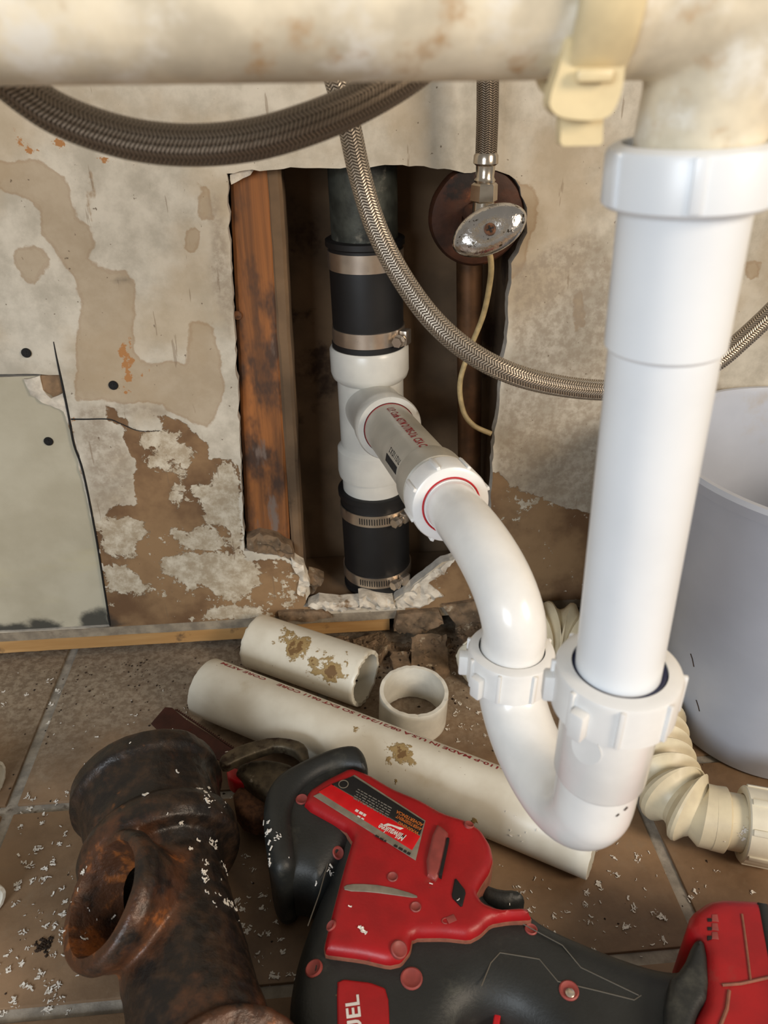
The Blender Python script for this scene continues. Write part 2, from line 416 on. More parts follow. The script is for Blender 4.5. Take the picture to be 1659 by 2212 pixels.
def pillow(poly, z0, z1, R, it=2, h=.004, rb=None, crown=0, q=.25):
    """flat-lying rounded slab with the given plan outline"""
    poly = [(p[0], p[1]) for p in poly]
    poly = resample(chaikin(poly, it, q), h); A = np.array(poly); pts = []
    K = 5
    e = np.roll(A, -1, 0)-np.roll(A, 1, 0); nrm = np.stack([-e[:, 1], e[:, 0]], 1)/np.maximum(np.hypot(e[:, 0], e[:, 1]), 1e-9)[:, None]
    if sdf(A[:1]+nrm[:1]*1e-4, A)[0] < 0: nrm = -nrm
    for k in range(1, K+1):
        d = R*(1-math.cos(math.radians(90*k/K))); Q = A+nrm*d; s = sdf(Q, A); Q = Q[s > d-.0006]
        pts += [tuple(q2) for q2 in Q]
    g = max(h*1.8, .006); X, Y = np.meshgrid(np.arange(A[:, 0].min(), A[:, 0].max(), g), np.arange(A[:, 1].min(), A[:, 1].max(), g))
    G = np.stack([X.ravel(), Y.ravel()], 1); s = sdf(G, A); pts += [tuple(p) for p in G[s > R*1.05+.001]]
    smax = max(s.max(), R)
    def top(P):
        s = np.clip(sdf(P, A), 0, None); t = np.clip(s/R, 0, 1); hh = z1-R+R*np.sqrt(np.clip(1-(1-t)**2, 0, 1))
        return hh-crown*(1-np.clip(s/smax, 0, 1))**2
    r2 = rb if rb is not None else R*.5
    def bot(P):
        s = np.clip(sdf(P, A), 0, None); t = np.clip(s/r2, 0, 1); return z0+r2-r2*np.sqrt(np.clip(1-(1-t)**2, 0, 1))
    V, F, _, _ = solid([poly], pts, lambda C: sdf(C, A) > 0, top, bot, lambda x, y, z: Vector((x, y, z)))
    return V, F
def text_geo(body, size=1.0, bold=False, shear=0):
    cu = bpy.data.curves.new('lettering', 'FONT'); cu.body = body; cu.size = size; cu.resolution_u = 3; cu.shear = shear
    if bold: cu.offset = .02*size
    o = bpy.data.objects.new('lettering', cu); COL.objects.link(o); bpy.context.view_layer.update()
    me = bpy.data.meshes.new_from_object(o.evaluated_get(bpy.context.evaluated_depsgraph_get()))
    V = [(v.co.x, v.co.y) for v in me.vertices]; F = [tuple(p.vertices) for p in me.polygons]
    bpy.data.objects.remove(o); bpy.data.curves.remove(cu); bpy.data.meshes.remove(me)
    return V, F
def wrap_text(body, size, O, ax, r, ang, t0, flip=False, wmax=None, bold=True, sx=1):
    """lettering wrapped on a cylinder: reads along ax, starting t0, centred at angle ang (from frame a)"""
    V, F = text_geo(body, size, bold); W = max(v[0] for v in V); k = sx if wmax is None else wmax/W
    a, b, ax = frame(ax); O = Vector(O); out = []
    for x, y in V:
        x *= k; s = 1 if flip else -1; th = ang+s*(y-size*.35)/r
        out.append(O+ax*(t0-s*x)+(a*math.cos(th)+b*math.sin(th))*(r+.00025))
    return out, F
def plane_text(body, pA, pB, hgt, z, shear=0, bold=True, fit=True):
    """lettering lying at height z from world point pA to pB (baseline)"""
    V, F = text_geo(body, 1, bold, shear); W = max(v[0] for v in V); H = max(v[1] for v in V)
    a = Vector((pA[0], pA[1])); b = Vector((pB[0], pB[1])); d = b-a; n = Vector((-d.y, d.x)).normalized()
    out = []
    for x, y in V:
        p = a+d*(x/W)+n*(y/H*hgt); out.append(Vector((p.x, p.y, z)))
    return out, F
def evalmesh(me_or_obj, mods):
    """apply modifiers to a temp object and return (V, F)"""
    o = me_or_obj; 
    for t, kw in mods:
        md = o.modifiers.new('m', t)
        for k, v in kw.items(): setattr(md, k, v)
    bpy.context.view_layer.update()
    me = bpy.data.meshes.new_from_object(o.evaluated_get(bpy.context.evaluated_depsgraph_get()))
    V = [v.co.copy() for v in me.vertices]; F = [tuple(p.vertices) for p in me.polygons]
    bpy.data.meshes.remove(me); return V, F
def tmp(geo):
    me = bpy.data.meshes.new('tmp'); me.from_pydata([tuple(v) for v in geo[0]], [], [tuple(f) for f in geo[1]])
    o = bpy.data.objects.new('tmp', me); COL.objects.link(o); return o
def mod_geo(geo, mods, cut=None):
    o = tmp(geo); c = None
    if cut:
        c = tmp(cut); mods = mods+[('BOOLEAN', dict(operation='DIFFERENCE', object=c, solver='EXACT'))]
    r = evalmesh(o, mods); bpy.data.objects.remove(o)
    if c: bpy.data.objects.remove(c)
    return r
def arc2(c, r, a0, a1, n): return [(c[0]+r*math.cos(math.radians(a0+(a1-a0)*i/n)), c[1]+r*math.sin(math.radians(a0+(a1-a0)*i/n))) for i in range(n+1)]
def jag(poly, h, amp, seed=0):
    out = []
    for i, p in enumerate(resample(poly, h)):
        q = Vector((p[0]*90+seed, p[1]*90, seed)); out.append((p[0]+amp*mnoise.noise(q), p[1]+amp*mnoise.noise(q+Vector((31, 7, 3)))))
    return out
def W2(pts): return [(p.x, p.z) for p in US(pts, y=0)]

# ------------------------------------------------------------------ floor
floor = obj('floor', box((0, -1.05, -.01), (3.2, 2.3, .014)), GROUT); tag(floor, kind='structure')
cols = [-.3045+.2865*k for k in range(-4, 6)]
rows = [.06, -.208, -.388, -.568, -.748, -.928, -1.108, -1.288, -1.468, -1.648, -1.828, -2.008]
GW = .0052
for i in range(len(cols)-1):
    for j in range(len(rows)-1):
        x0, x1, y1, y0 = cols[i]+GW, cols[i+1]-GW, rows[j]-GW, rows[j+1]+GW
        ta, tb = random.uniform(-.0006, .0006), random.uniform(-.0006, .0006)
        V, F = box(((x0+x1)/2, (y0+y1)/2, -.0045), (x1-x0, y1-y0, .009), bev=.0012)
        V = [Vector((v.x, v.y, v.z+(ta*(v.x-x0)/(x1-x0)+tb*(v.y-y0)/(y1-y0))*(v.z > -.004)-.0004)) for v in V]
        obj('tile', (V, F), TILE, floor)

for pts_ in ([(142, 1402), (120, 1448), (100, 1500), (84, 1548), (52, 1622), (24, 1690), (-6, 1752), (-60, 1870)], [(-60, 2142), (40, 2141), (130, 2139), (260, 2136), (420, 2128)], [(1300, 2110), (1400, 2092), (1500, 2083), (1600, 2076)]):
    P = catmull([(p.x, p.y, -.0028) for p in US(pts_, z=-.002)], 4); obj('grout_crack', tube(P, .0010, 6), mk('dark_recess', (12, 11, 10)), floor)
# ------------------------------------------------------------------ wall with the cut hole
hole_px = [(490, 374), (545, 367), (600, 366), (720, 362), (850, 357), (960, 364), (1018, 374), (1060, 366), (1100, 378), (1124, 405),
           (1138, 450), (1136, 505), (1120, 545), (1106, 566), (1100, 640), (1092, 740), (1084, 800), (1074, 900), (1064, 1010), (1060, 1100), (1056, 1190),
           (1010, 1188), (985, 1205), (955, 1215), (915, 1245), (880, 1275), (850, 1297), (810, 1302), (770, 1300), (730, 1304), (690, 1308), (655, 1312),
           (668, 1282), (660, 1240), (640, 1215), (600, 1200), (560, 1193), (527, 1190), (524, 1100), (518, 950), (510, 780), (500, 600), (494, 480)]
hole = W2(hole_px)
holej = jag(hole, .006, .0022, 3)
patch_px = [(-900, 806), (0, 808), (132, 810), (143, 860), (152, 905), (180, 1010), (205, 1150), (222, 1260), (236, 1352), (0, 1362), (-900, 1400)]
patch = W2(patch_px)
ZB = .0400
rx0, rx1, rz1 = -1.4, 1.45, 1.3
outer = [(rx0, ZB), (patch[-1][0], ZB), (patch[-3][0], ZB), (rx1, ZB), (rx1, rz1), (rx0, rz1)]
patchj = [(p[0], p[1]) for p in patch]; patchj[-3] = (patch[-3][0], ZB+.001); patchj[-2] = (patch[-2][0], ZB+.001); patchj[-1] = (patch[-1][0], ZB+.001)
pj = jag(patchj, .01, .0012, 9)
X, Z = np.meshgrid(np.arange(-.50, .56, .0065), np.arange(ZB+.003, .66, .0065)); G = np.stack([X.ravel(), Z.ravel()], 1)
X2, Z2 = np.meshgrid(np.arange(rx0+.06, rx1, .08), np.arange(.08, rz1, .08)); G2 = np.stack([X2.ravel(), Z2.ravel()], 1)
G2 = G2[(G2[:, 0] < -.52) | (G2[:, 0] > .58) | (G2[:, 1] > .68)]
G = np.vstack([G, G2])
ok = (sdf(G, holej) < -.003) & (sdf(G, pj) < -.003) & (G[:, 1] > ZB+.002)
def wtest(C): return (sdf(C, holej) < 0) & (sdf(C, pj) < 0) & (sdf(C, outer) > 0)
TH = .0127
def warp(P):   # slightly wavy old board, lifted along the crack
    return np.array([.0016*mnoise.noise(Vector((x*7, z*7, 0))) for x, z in P])
V, F, V2, nV = solid([resample(outer, .05), holej, pj], [tuple(p) for p in G[ok]], wtest, lambda P: warp(P), lambda P: warp(P)-TH, lambda x, z, h: Vector((x, -h, z)))
F = [tuple(f) for f in F]
P2 = np.array(V2)
def mask(polys, lim=.03):
    d = np.full(len(P2), -1.0)
    for p in polys: d = np.maximum(d, sdf(P2, W2(p)))
    d = np.clip(d, -lim, lim); return np.concatenate([d, d])
def Z6(l): return [(x/1.707, y/1.707+173) for x, y in l]
paper = [Z6([(395, 1205), (430, 1210), (445, 1240), (510, 1290), (590, 1290), (600, 1270), (570, 1230), (640, 1240), (700, 1280), (740, 1320), (770, 1340), (775, 1400), (860, 1390), (885, 1450), (890, 1650), (900, 1770), (1040, 1760), (1100, 1800), (1130, 1900), (1180, 2040), (400, 2060), (370, 1870), (345, 1640), (400, 1590), (400, 1570), (450, 1560), (500, 1570), (490, 1480), (500, 1410), (460, 1330), (455, 1280), (400, 1255)]),
         Z6([(352, 1310), (375, 1318), (372, 1338), (356, 1330)]),
         [(1062, 1010), (1110, 1050), (1180, 1080), (1230, 1100), (1320, 1110), (1400, 1200), (1500, 1320), (1500, 1400), (1040, 1400), (900, 1340), (860, 1300), (960, 1215), (1050, 1185)]]
isle = [Z6([(510, 1300), (560, 1290), (640, 1290), (668, 1300), (665, 1345), (700, 1355), (735, 1375), (700, 1400), (690, 1440), (640, 1410), (625, 1450), (590, 1440), (535, 1415), (530, 1385), (580, 1380), (590, 1360), (550, 1370), (510, 1340)]),
        Z6([(655, 1430), (690, 1440), (685, 1490), (740, 1480), (775, 1500), (790, 1420), (870, 1410), (895, 1550), (900, 1700), (910, 1770), (850, 1720), (820, 1640), (760, 1640), (740, 1560), (690, 1500), (650, 1590), (625, 1560), (630, 1500), (665, 1490)]),
        Z6([(340, 1630), (400, 1610), (470, 1610), (530, 1620), (550, 1680), (500, 1700), (510, 1760), (440, 1760), (365, 1750), (380, 1690)]),
        Z6([(620, 1660), (660, 1640), (700, 1680), (720, 1640), (800, 1650), (830, 1720), (780, 1740), (700, 1730), (660, 1720)]),
        Z6([(600, 1760), (700, 1740), (860, 1740), (920, 1760), (960, 1800), (960, 1860), (900, 1900), (840, 1920), (800, 1900), (740, 1860), (700, 1880), (630, 1830), (590, 1800)]),
        Z6([(375, 1790), (440, 1775), (520, 1840), (570, 1870), (530, 1900), (400, 1890)]), Z6([(740, 1950), (860, 1930), (1000, 1960), (960, 2000), (760, 1990)])]
stain = [Z6([(-20, 300), (140, 300), (240, 360), (270, 500), (330, 540), (345, 600), (320, 660), (400, 710), (470, 705), (495, 740), (490, 990), (520, 1040), (640, 1035), (690, 1060), (710, 900), (780, 900), (810, 1050), (830, 1150), (760, 1290), (700, 1260), (600, 1190), (400, 1180), (280, 1180), (285, 900), (300, 820), (270, 720), (210, 620), (160, 560), (140, 460), (60, 420), (-20, 410)]),
         Z6([(60, 630), (130, 615), (175, 650), (170, 700), (120, 765), (70, 720)]), Z6([(730, 380), (770, 400), (780, 520), (740, 500)]), Z6([(325, 320), (352, 420), (345, 560), (330, 500)]), Z6([(680, 560), (740, 540), (720, 620), (690, 620)]),
         [(1240, 640), (1260, 620), (1270, 700), (1240, 720)], [(1110, 390), (1150, 400), (1160, 480), (1130, 580), (1100, 600)], [(1612, 570), (1640, 568), (1642, 600), (1616, 606)]]
chip = [Z6(q) for q in ([(55, 210), (110, 230), (155, 262), (90, 272)], [(190, 232), (215, 205), (230, 232), (282, 236), (225, 256)], [(36, 168), (72, 172), (60, 196), (42, 190)], [(430, 985), (480, 950), (492, 985), (470, 1010), (495, 1030), (480, 1060), (490, 1100), (470, 1130), (495, 1160), (452, 1150), (462, 1100), (445, 1050), (462, 1035), (438, 1010)],
        [(518, 1105), (535, 1035), (547, 1035), (545, 1080), (522, 1118)], [(340, 275), (420, 288), (460, 300), (380, 300)], [(245, 1265), (265, 1230), (285, 1245), (262, 1275)])]
mold = [[(175, 1330), (195, 1312), (232, 1318), (262, 1336), (290, 1350), (290, 1372), (170, 1372)], Z6([(392, 738), (430, 712), (484, 710), (488, 755), (430, 772)])]
grime = [Z6([(250, 1185), (400, 1170), (520, 1180), (640, 1200), (620, 1260), (400, 1250), (465, 1300), (510, 1420), (490, 1570), (340, 1630), (300, 1400), (270, 1260)]), [(1095, 560), (1130, 560), (1290, 480), (1400, 700), (1560, 800), (1640, 900), (1640, 1400), (1060, 1400), (1070, 900), (1090, 760)], [(480, 380), (520, 640), (500, 900), (470, 700), (430, 420)],
         [(720, 290), (800, 300), (800, 350), (720, 350)]]
fl_hi = [Z6([(720, 1850), (960, 1790), (1100, 1800), (1120, 1900), (1100, 1990), (740, 2000)]), [(1062, 1040), (1180, 1080), (1130, 1130), (1060, 1160)]]
fl_lo = [Z6([(400, 1210), (640, 1240), (770, 1340), (775, 1490), (600, 1500), (600, 1760), (580, 2010), (420, 2010), (420, 1900), (580, 1880), (560, 1760), (560, 1600), (480, 1560), (455, 1300)])]
fl = np.clip(mask(fl_hi, .02), -.012, .012)-.012-np.clip(mask(fl_lo, .02), 0, .02)*3
zero = np.zeros(len(V))
npoly_front = sum(1 for f in F if max(f) < nV)
wall = obj('wall_back', (V, F), [WALLM, CORE], attrs={'paper': mask(paper), 'flake': fl, 'isle': mask(isle), 'stain': mask(stain), 'chip': mask(chip), 'mold': mask(mold), 'grime': mask(grime, .04)},
           fmat=[0 if max(f) < nV else 1 for f in F], angle=30)
tag(wall, kind='structure')
# recessed lower-left panel
pp = [(-1.4, ZB+.001), (patch[-3][0]-.001, ZB+.001)]+[(p[0]-.0012, p[1]-.001) for p in [patch[i] for i in range(7, 1, -1)]]+[(-1.4, patch[2][1]-.004)]
pp = [(x, z) for x, z in pp]
Xp, Zp = np.meshgrid(np.arange(-.6, -.1, .01), np.arange(.02, .4, .01)); Gp = np.stack([Xp.ravel(), Zp.ravel()], 1); Gp = Gp[sdf(Gp, pp) > .004]
V, F, V2p, nP = solid([resample(pp, .02)], [tuple(p) for p in Gp], lambda C: sdf(C, pp) > 0, lambda P: np.full(len(P), -.003)-.001*0, lambda P: np.full(len(P), -.0127), lambda x, z, h: Vector((x, -h, z)))
P2s = P2; P2 = np.array(V2p)
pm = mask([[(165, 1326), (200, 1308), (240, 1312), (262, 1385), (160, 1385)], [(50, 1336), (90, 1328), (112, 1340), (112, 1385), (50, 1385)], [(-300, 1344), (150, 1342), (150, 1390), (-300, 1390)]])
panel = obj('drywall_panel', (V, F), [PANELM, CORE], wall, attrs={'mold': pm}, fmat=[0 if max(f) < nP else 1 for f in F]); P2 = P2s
panel['label'] = 'smooth greenish lower left drywall panel, set slightly back'
# torn paper and filler along the panel's joint
def shard(px, y0, y1, mat, name, parent=None, seed=1, amp=.0012, h=.004, **k):
    p = [(q.x, q.z) for q in US(px, y=-y1)]; p = jag(p, h, amp, seed); A = np.array(p)
    g = .004; Xs, Zs = np.meshgrid(np.arange(A[:, 0].min(), A[:, 0].max(), g), np.arange(A[:, 1].min(), A[:, 1].max(), g)); G = np.stack([Xs.ravel(), Zs.ravel()], 1)
    G = G[sdf(G, A) > .002]
    def top(P): return np.array([y1-.0006+(.35*(y1-y0)+.0006)*mnoise.noise(Vector((x*160, z*160, seed)))-.0008*(s < .001) for (x, z), s in zip(P, sdf(P, A))])
    V, F, _, _ = solid([p], [tuple(q) for q in G], lambda C: sdf(C, A) > 0, top, lambda P: np.full(len(P), y0), lambda x, z, hh: Vector((x, -hh, z)))
    return obj(name, (V, F), mat, parent, angle=40, **k)
sb_ = shard([(86, 812), (133, 810), (138, 848), (112, 858), (92, 842)], -.006, -.0005, mk('torn_brown_paper', (134, 108, 80), .9, var=.15, scale=90), 'torn_paper', wall, 4)
s = shard([(50, 820), (85, 815), (92, 845), (110, 862), (135, 850), (142, 880), (152, 905), (160, 935), (150, 930), (135, 890), (100, 875), (65, 855)], -.004, .0012, PLASTER, 'torn_paper', wall, 2)
s['label'] = 'torn strip of white filler at the corner of the lower left panel'
shard([(149, 925), (159, 928), (178, 1000), (205, 1130), (232, 1270), (226, 1270), (196, 1120), (168, 1000)], -.004, .0008, PLASTER, 'torn_paper', wall, 5, .0006)
shard([(497, 378), (520, 368), (548, 366), (540, 378), (515, 392), (499, 400)], -.012, -.003, PLASTER, 'torn_paper', wall, 8)
# crack running right from the panel's corner (a thin groove of shadow)
cr = catmull([(p.x, -.0006, p.z) for p in US([(154, 905), (185, 905), (235, 905), (262, 915), (300, 930), (345, 930)], y=0)], 6)
obj('crack', tube(cr, [.0009-.0007*i/len(cr) for i in range(len(cr))], 6), DARKGAP, wall)
cr = catmull([(p.x, -.0004, p.z) for p in US([(116, 738), (122, 770), (130, 808), (139, 850), (149, 900), (160, 960), (180, 1020), (206, 1150), (224, 1262), (238, 1350)], y=0)], 5)
obj('crack', tube(cr, [.0004+.0007*min(1, i/12) for i in range(len(cr))], 6), DARKGAP, wall)
# cavity: backing board, studs, bottom plate
bk = obj('backing_board', box((.05, .108, .62), (1.5, .012, 1.3)), BACKING, wall); bk['label'] = 'dark brown board at the back of the open cavity'
def stud(px_top, px_bot, wd, label, wt=None, yy=0, mat_=None):
    wb = wd; wt = wt or wd
    a, b = U(px_top[0], px_top[1], y=.0135), U(px_bot[0], px_bot[1], y=.0135)
    d = (b-a)/(b.z-a.z); P = lambda z: a+d*(z-a.z); V = []
    zs = np.linspace(.0512, 1.2, 60)
    for z in zs:
        wd = wb+(wt-wb)*min(1.3, max(0, (z-b.z)/(a.z-b.z))); c = P(z)+Vector((0, yy, 0)); n1 = .0009*mnoise.noise(Vector((0, 0, z*40))); n2 = .0012*mnoise.noise(Vector((5, 0, z*35)))
        for x, y in ((0+n1, .002), (.003+n1, 0), (wd-.003+n2, 0), (wd+n2, .003), (wd+n2, .086), (n1, .086)): V.append(Vector((c.x+x, .0137+y, z)))
    F = []
    for i in range(len(zs)-1):
        for k in range(6): F.append((i*6+k, i*6+(k+1) % 6, (i+1)*6+(k+1) % 6, (i+1)*6+k))
    F += [tuple(range(6)), tuple(reversed(range((len(zs)-1)*6, len(zs)*6)))]
    o = obj('stud', fixn(V, F), mat_ or WOOD, wall, angle=25); o['label'] = label; return o
stud((497, 400), (531, 1150), .047, 'weathered orange pine stud at the left of the cavity', .0345, .004)
stud((574, 400), (628, 1150), .012, 'narrow darker board just behind the orange stud', .014, .03, BACKING)
stud((1120, 560), (1085, 1050), .04, 'dark stud behind the right edge of the hole', None, 0, BACKING)
obj('bottom_plate', box((.05, .060, .0455), (1.5, .080, .011)), BACKING, wall)
# nail head on the stud
def screw(p, r, label, mat=SCREWM, cross=True, name='drywall_screw', depth=.0):
    t = thing(name, (p.x, p.y, p.z), label, 'screw')
    obj('screw_head', lathe([(0, 0), (0, r*.9), (.0006, r), (.0016, r), (.006, r*.35), (.014, r*.3), (.015, 0)], (p.x, p.y-.0015, p.z), (0, 1, 0), 20), mat, t)
    if cross:
        obj('screw_recess', join(box((p.x, p.y-.0016, p.z), (r*1.0, .0004, r*.22)), box((p.x, p.y-.0017, p.z), (r*.22, .0004, r*1.0))), DARKGAP, t)
    return t
screw(U(57, 762, y=-.0005), .0044, 'black drywall screw in the upper left of the wall, above the panel joint')
screw(U(245, 832, y=-.0005), .0044, 'black drywall screw beside the stained streak of the wall')
screw(U(105, 953, y=.0028), .0044, 'black drywall screw in the greenish lower left panel')
screw(U(513, 681, y=.012), .0042, 'rusty nail head in the edge of the orange stud', RUSTY, False, 'nail_head')

# strip under the wall: grey dusty ledge and pale wood edge
ledge = []
def longbar(x0, x1, y0, y1, z0, z1, seed, amp=.0012, n=120):
    V = []; F = []
    for i in range(n+1):
        x = x0+(x1-x0)*i/n; a = amp*mnoise.noise(Vector((x*60, seed, 0))); b = amp*mnoise.noise(Vector((x*60, seed, 9)))
        V += [Vector((x, y0+a, z0)), Vector((x, y0+a, z1-.0008+b)), Vector((x, y0+.001+a, z1+b)), Vector((x, y1, z1+b)), Vector((x, y1, z0))]
    for i in range(n):
        for k in range(5): F.append((i*5+k, i*5+(k+1) % 5, (i+1)*5+(k+1) % 5, (i+1)*5+k))
    F += [tuple(range(5)), tuple(reversed(range(n*5, n*5+5)))]
    return fixn(V, F)
tr = obj('trim_1', longbar(-1.4, 1.45, .0015, .10, .0265, .0392, 3, .0016), LEDGE); tag(tr, kind='structure')
tr2 = obj('trim_2', longbar(-1.4, .062, .0050, .06, .0075, .0262, 5, .0006), STRIP); tag(tr2, kind='structure')

# ------------------------------------------------------------------ in-wall drain stack
YS = .046
sa, sb = U(783, 380, y=YS), U(818, 1290, y=YS)
SD = (sb-sa).normalized()
def SP(py):   # point on the stack's axis at the height seen at image row py
    z = U(795, py, y=YS-.035).z; return sa+(sb-sa)*((z-sa.z)/(sb.z-sa.z))
def sl(prof_px, O=None):   # lathe profile given as (row, radius)
    out = []; O = SP(prof_px[0][0])
    for py, r in prof_px: out.append(((SP(py)-O).dot(SD), r))
    return O, out
O = SP(535)
pipe = obj('iron_pipe', lathe([(-.75, 0), (-.75, .0312), (.03, .0312), (.03, 0)], O, SD, 40), IRONPIPE)
tag(pipe, 'mottled dark iron pipe coming down in the cavity above the upper black coupling', 'pipe')
_a, _b, _c = frame(SD); _t = CAM-SP(900); CAMANG = math.degrees(math.atan2(_t.dot(_b), _t.dot(_a)))
RS = 1 if (Vector((1, 0, 0)).dot(_a*math.cos(math.radians(CAMANG+60))+_b*math.sin(math.radians(CAMANG+60)))) > 0 else -1
def clamp(py, r, parent, slots=False, screw_ang=None, hgt=.0125):
    O = SP(py); h = hgt
    c = obj('hose_clamp', lathe([(-h/2, r), (-h/2, r+.0012), (h/2, r+.0012), (h/2, r)], O, SD, 56, closed=True), STEEL, parent)
    a, b, ax = frame(SD)
    if slots:
        g = []
        for k in range(13):
            th = math.radians(CAMANG+RS*(slots-CAMANG+k*4.0)); d = a*math.cos(th)+b*math.sin(th); t = SD.cross(d)
            g.append(box(O+d*(r+.0013), (.0006, .0011, h*.55), (d, t, SD)))
        s = obj('band_slots', join(*g), DARKGAP, c)
    if screw_ang is not None:
        th = math.radians(CAMANG+RS*(screw_ang-CAMANG)); d = a*math.cos(th)+b*math.sin(th); t = SD.cross(d)
        q = O+d*(r+.0055)
        obj('screw_housing', box(q, (.008, .012, h*.9), (d, t, SD), .0015), STEEL, c)
        obj('hex_screw', join(lathe([(0, 0), (0, .0035), (.02, .0035), (.02, .0052), (.026, .0052), (.026, 0)], q-t*.006, t, 6), lathe([(0, 0), (0, .006), (.0012, .006), (.0012, 0)], q+t*.0125, t, 20)), STEEL, c)
    return c
def coupling(rows, r, label, slots, scr):
    y0, y1 = rows; O = SP(y0); L = (SP(y1)-O).length
    prof = [(0, r*.82), (0, r+.001), (.001, r+.0028), (.006, r+.0028), (.0075, r+.0002), (.021, r+.0002), (.0225, r+.0004), (L-.0225, r+.0004), (L-.021, r+.0002), (L-.0075, r+.0002), (L-.006, r+.0022), (L-.001, r+.0022), (L, r+.001), (L, r*.82)]
    t = thing('rubber_coupling', O+SD*L, label, 'pipe coupling')
    obj('sleeve', lathe(prof, O, SD, 56, closed=True), RUBBER, t)
    return t
t = coupling((528, 770), .0345, 'black rubber coupling with two bright steel bands above the white tee', 0, 0)
clamp(573, .0348, t, False, None, .0165); clamp(742, .0348, t, False, CAMANG+62, .0165)
CT = t
t = coupling((1083, 1296), .0375, 'black rubber coupling with slotted steel bands below the white tee', 0, 0)
clamp(1125, .0384, t, CAMANG-26, CAMANG+48, .0135); clamp(1258, .0384, t, CAMANG-30, CAMANG+44, .0135)
lp = obj('iron_pipe', lathe([(-.02, 0), (-.02, .031), (.02, .031), (.04, .031), (.04, 0)], SP(1290), SD, 32), IRONPIPE)
tag(lp, 'dark pipe stub at the foot of the cavity under the lower black coupling', 'pipe')
# sanitary tee
BH = U(842, 926, y=-.046)              # centre of the branch hub's mouth
F0 = U(975, 1092, y=-.236)             # centre of the adapter nut's face
BA = (F0-BH).normalized()
tee = thing('sanitary_tee', SP(1100), 'white plastic sanitary tee between the two black couplings', 'pipe tee')
O, pr = sl([(768, .031), (768, .0376), (775, .0396), (824, .0396), (835, .038), (843, .0338), (985, .0338), (994, .0378), (1042, .0386), (1052, .0376), (1054, .0345), (1105, .0342), (1105, .028)])
obj('tee_body', lathe(pr, O, SD, 56, closed=True), PVC_TEE_SHADED, tee)
BL = (BH-SP(905)).length
obj('branch_hub', lathe([(-.085, .026), (-.085, .0285), (-.024, .0285), (-.020, .0305), (-.003, .0312), (0, .0300), (0, .0248), (-.012, .0246), (-.012, 0), (-.084, 0)], BH, BA, 56), PVC_TEE_SHADED, tee)
obj('purple_primer_stain', lathe([(0, .0243), (.0012, .0243), (.0012, .0240)], BH-BA*.0004, BA, 48), REDPRINT, tee)['label'] = 'thin red primer ring in the branch mouth'
# branch pipe with prints
PL = (F0-BH).length
bp = thing('branch_pipe', BH+BA*(PL*.3), 'short beige plastic pipe with red and black print joining tee and adapter', 'pipe')
obj('pipe_tube', lathe([(-.02, .0205), (-.02, .0238), (PL-.055, .0238), (PL-.055, .0205)], BH, BA, 56, closed=True), PVC_SHADED, bp)
fa, fb, _ = frame(BA)
def angto(V):   # angle on the branch pipe of a world direction
    return math.atan2(V.dot(fb), V.dot(fa))
upv = Vector((0, 0, 1)); toc = (CAM-(BH+BA*.06)).normalized()
uang = angto(upv); cang = angto(toc)
sgn = 1 if ((uang-cang+math.pi) % (2*math.pi)-math.pi) > 0 else -1
rside = angto(Vector((1, 0, 0)))
dr = ((rside-cang+math.pi) % (2*math.pi)-math.pi); dr = 1 if dr > 0 else -1
obj('red_print', wrap_text('U.P. Code ASTM D1785-21a  CSA CP', .0095, BH, BA, .0238, cang+dr*math.radians(30), .013, flip=False, wmax=PL-.073), REDPRINT, bp)
obj('black_print', wrap_text('7112 1 1/2 X 2', .0062, BH, BA, .0238, cang-dr*math.radians(26), PL-.067, flip=True, wmax=.034), GREYPRINT, bp)
g = []
for k in range(26):
    tt = PL-.104+k*.0014; th = cang-dr*math.radians(44); d = fa*math.cos(th)+fb*math.sin(th); tn = BA.cross(d)
    g.append(box(BH+BA*tt+d*.0239, (random.choice((.0003, .0005, .0009)), .0062, .0004), (BA, tn, d)))
obj('barcode', join(*g), GREYPRINT, bp)
# trap adapter and its nut
def nut(parent, C, ax, ro, ri, hgt, n=8, wings=(), mat=PVC_NUT, name='slip_nut', ribw=.003, ribh=.0016, ph=0, taper=0):
    """slip nut: C = centre of the face, body runs back along -ax"""
    prof = [(0, ri), (0, ro-.003), (-.0012, ro-.0008), (-.003, ro), (-hgt+.001, ro-taper), (-hgt, ro-.001-taper), (-hgt, ri), (-hgt*.5, ri)]
    gs = [lathe(prof, C, ax, 64, closed=True)]; a, b, ax = frame(ax)
    for k in range(n):
        th = 2*math.pi*k/n+ph; d = a*math.cos(th)+b*math.sin(th)
        gs.append(box(Vector(C)-ax*(hgt*.5)+d*(ro-taper*.5), (ribh*2, ribw, hgt*.86), (d, ax.cross(d), ax), .0006))
    for th, ln in wings:
        th = math.radians(th); d = a*math.cos(th)+b*math.sin(th)
        gs.append(box(Vector(C)-ax*(hgt*.62)+d*(ro+ln*.4), (ln*1.5, .0065, hgt*.8), (d, ax.cross(d), ax), .0016))
    o = obj(name, join(*gs), mat, parent); return o
ad = thing('trap_adapter', F0-BA*.05, 'white trap adapter with ribbed nut and red ring on the branch pipe', 'pipe adapter')
obj('adapter_body', lathe([(-.058, .0236), (-.058, .0262), (-.054, .0272), (-.030, .0276), (-.029, .0262), (-.012, .0262), (-.012, .02)], F0, BA, 56), PVC_SHADED, ad)
nut(ad, F0, BA, .0288, .0215, .024, 8, (), PVC_NUT, ribw=.0028, ribh=.0016, ph=.3)
obj('red_washer', lathe([(-.001, .0200), (.0006, .0205), (.0008, .0213), (-.001, .0218)], F0, BA, 48), REDWASH, ad)
obj('inner_ring', lathe([(-.0005, .0188), (.0015, .0192), (.0015, .0200), (-.004, .0206)], F0, BA, 48), PVC_NUT, ad)

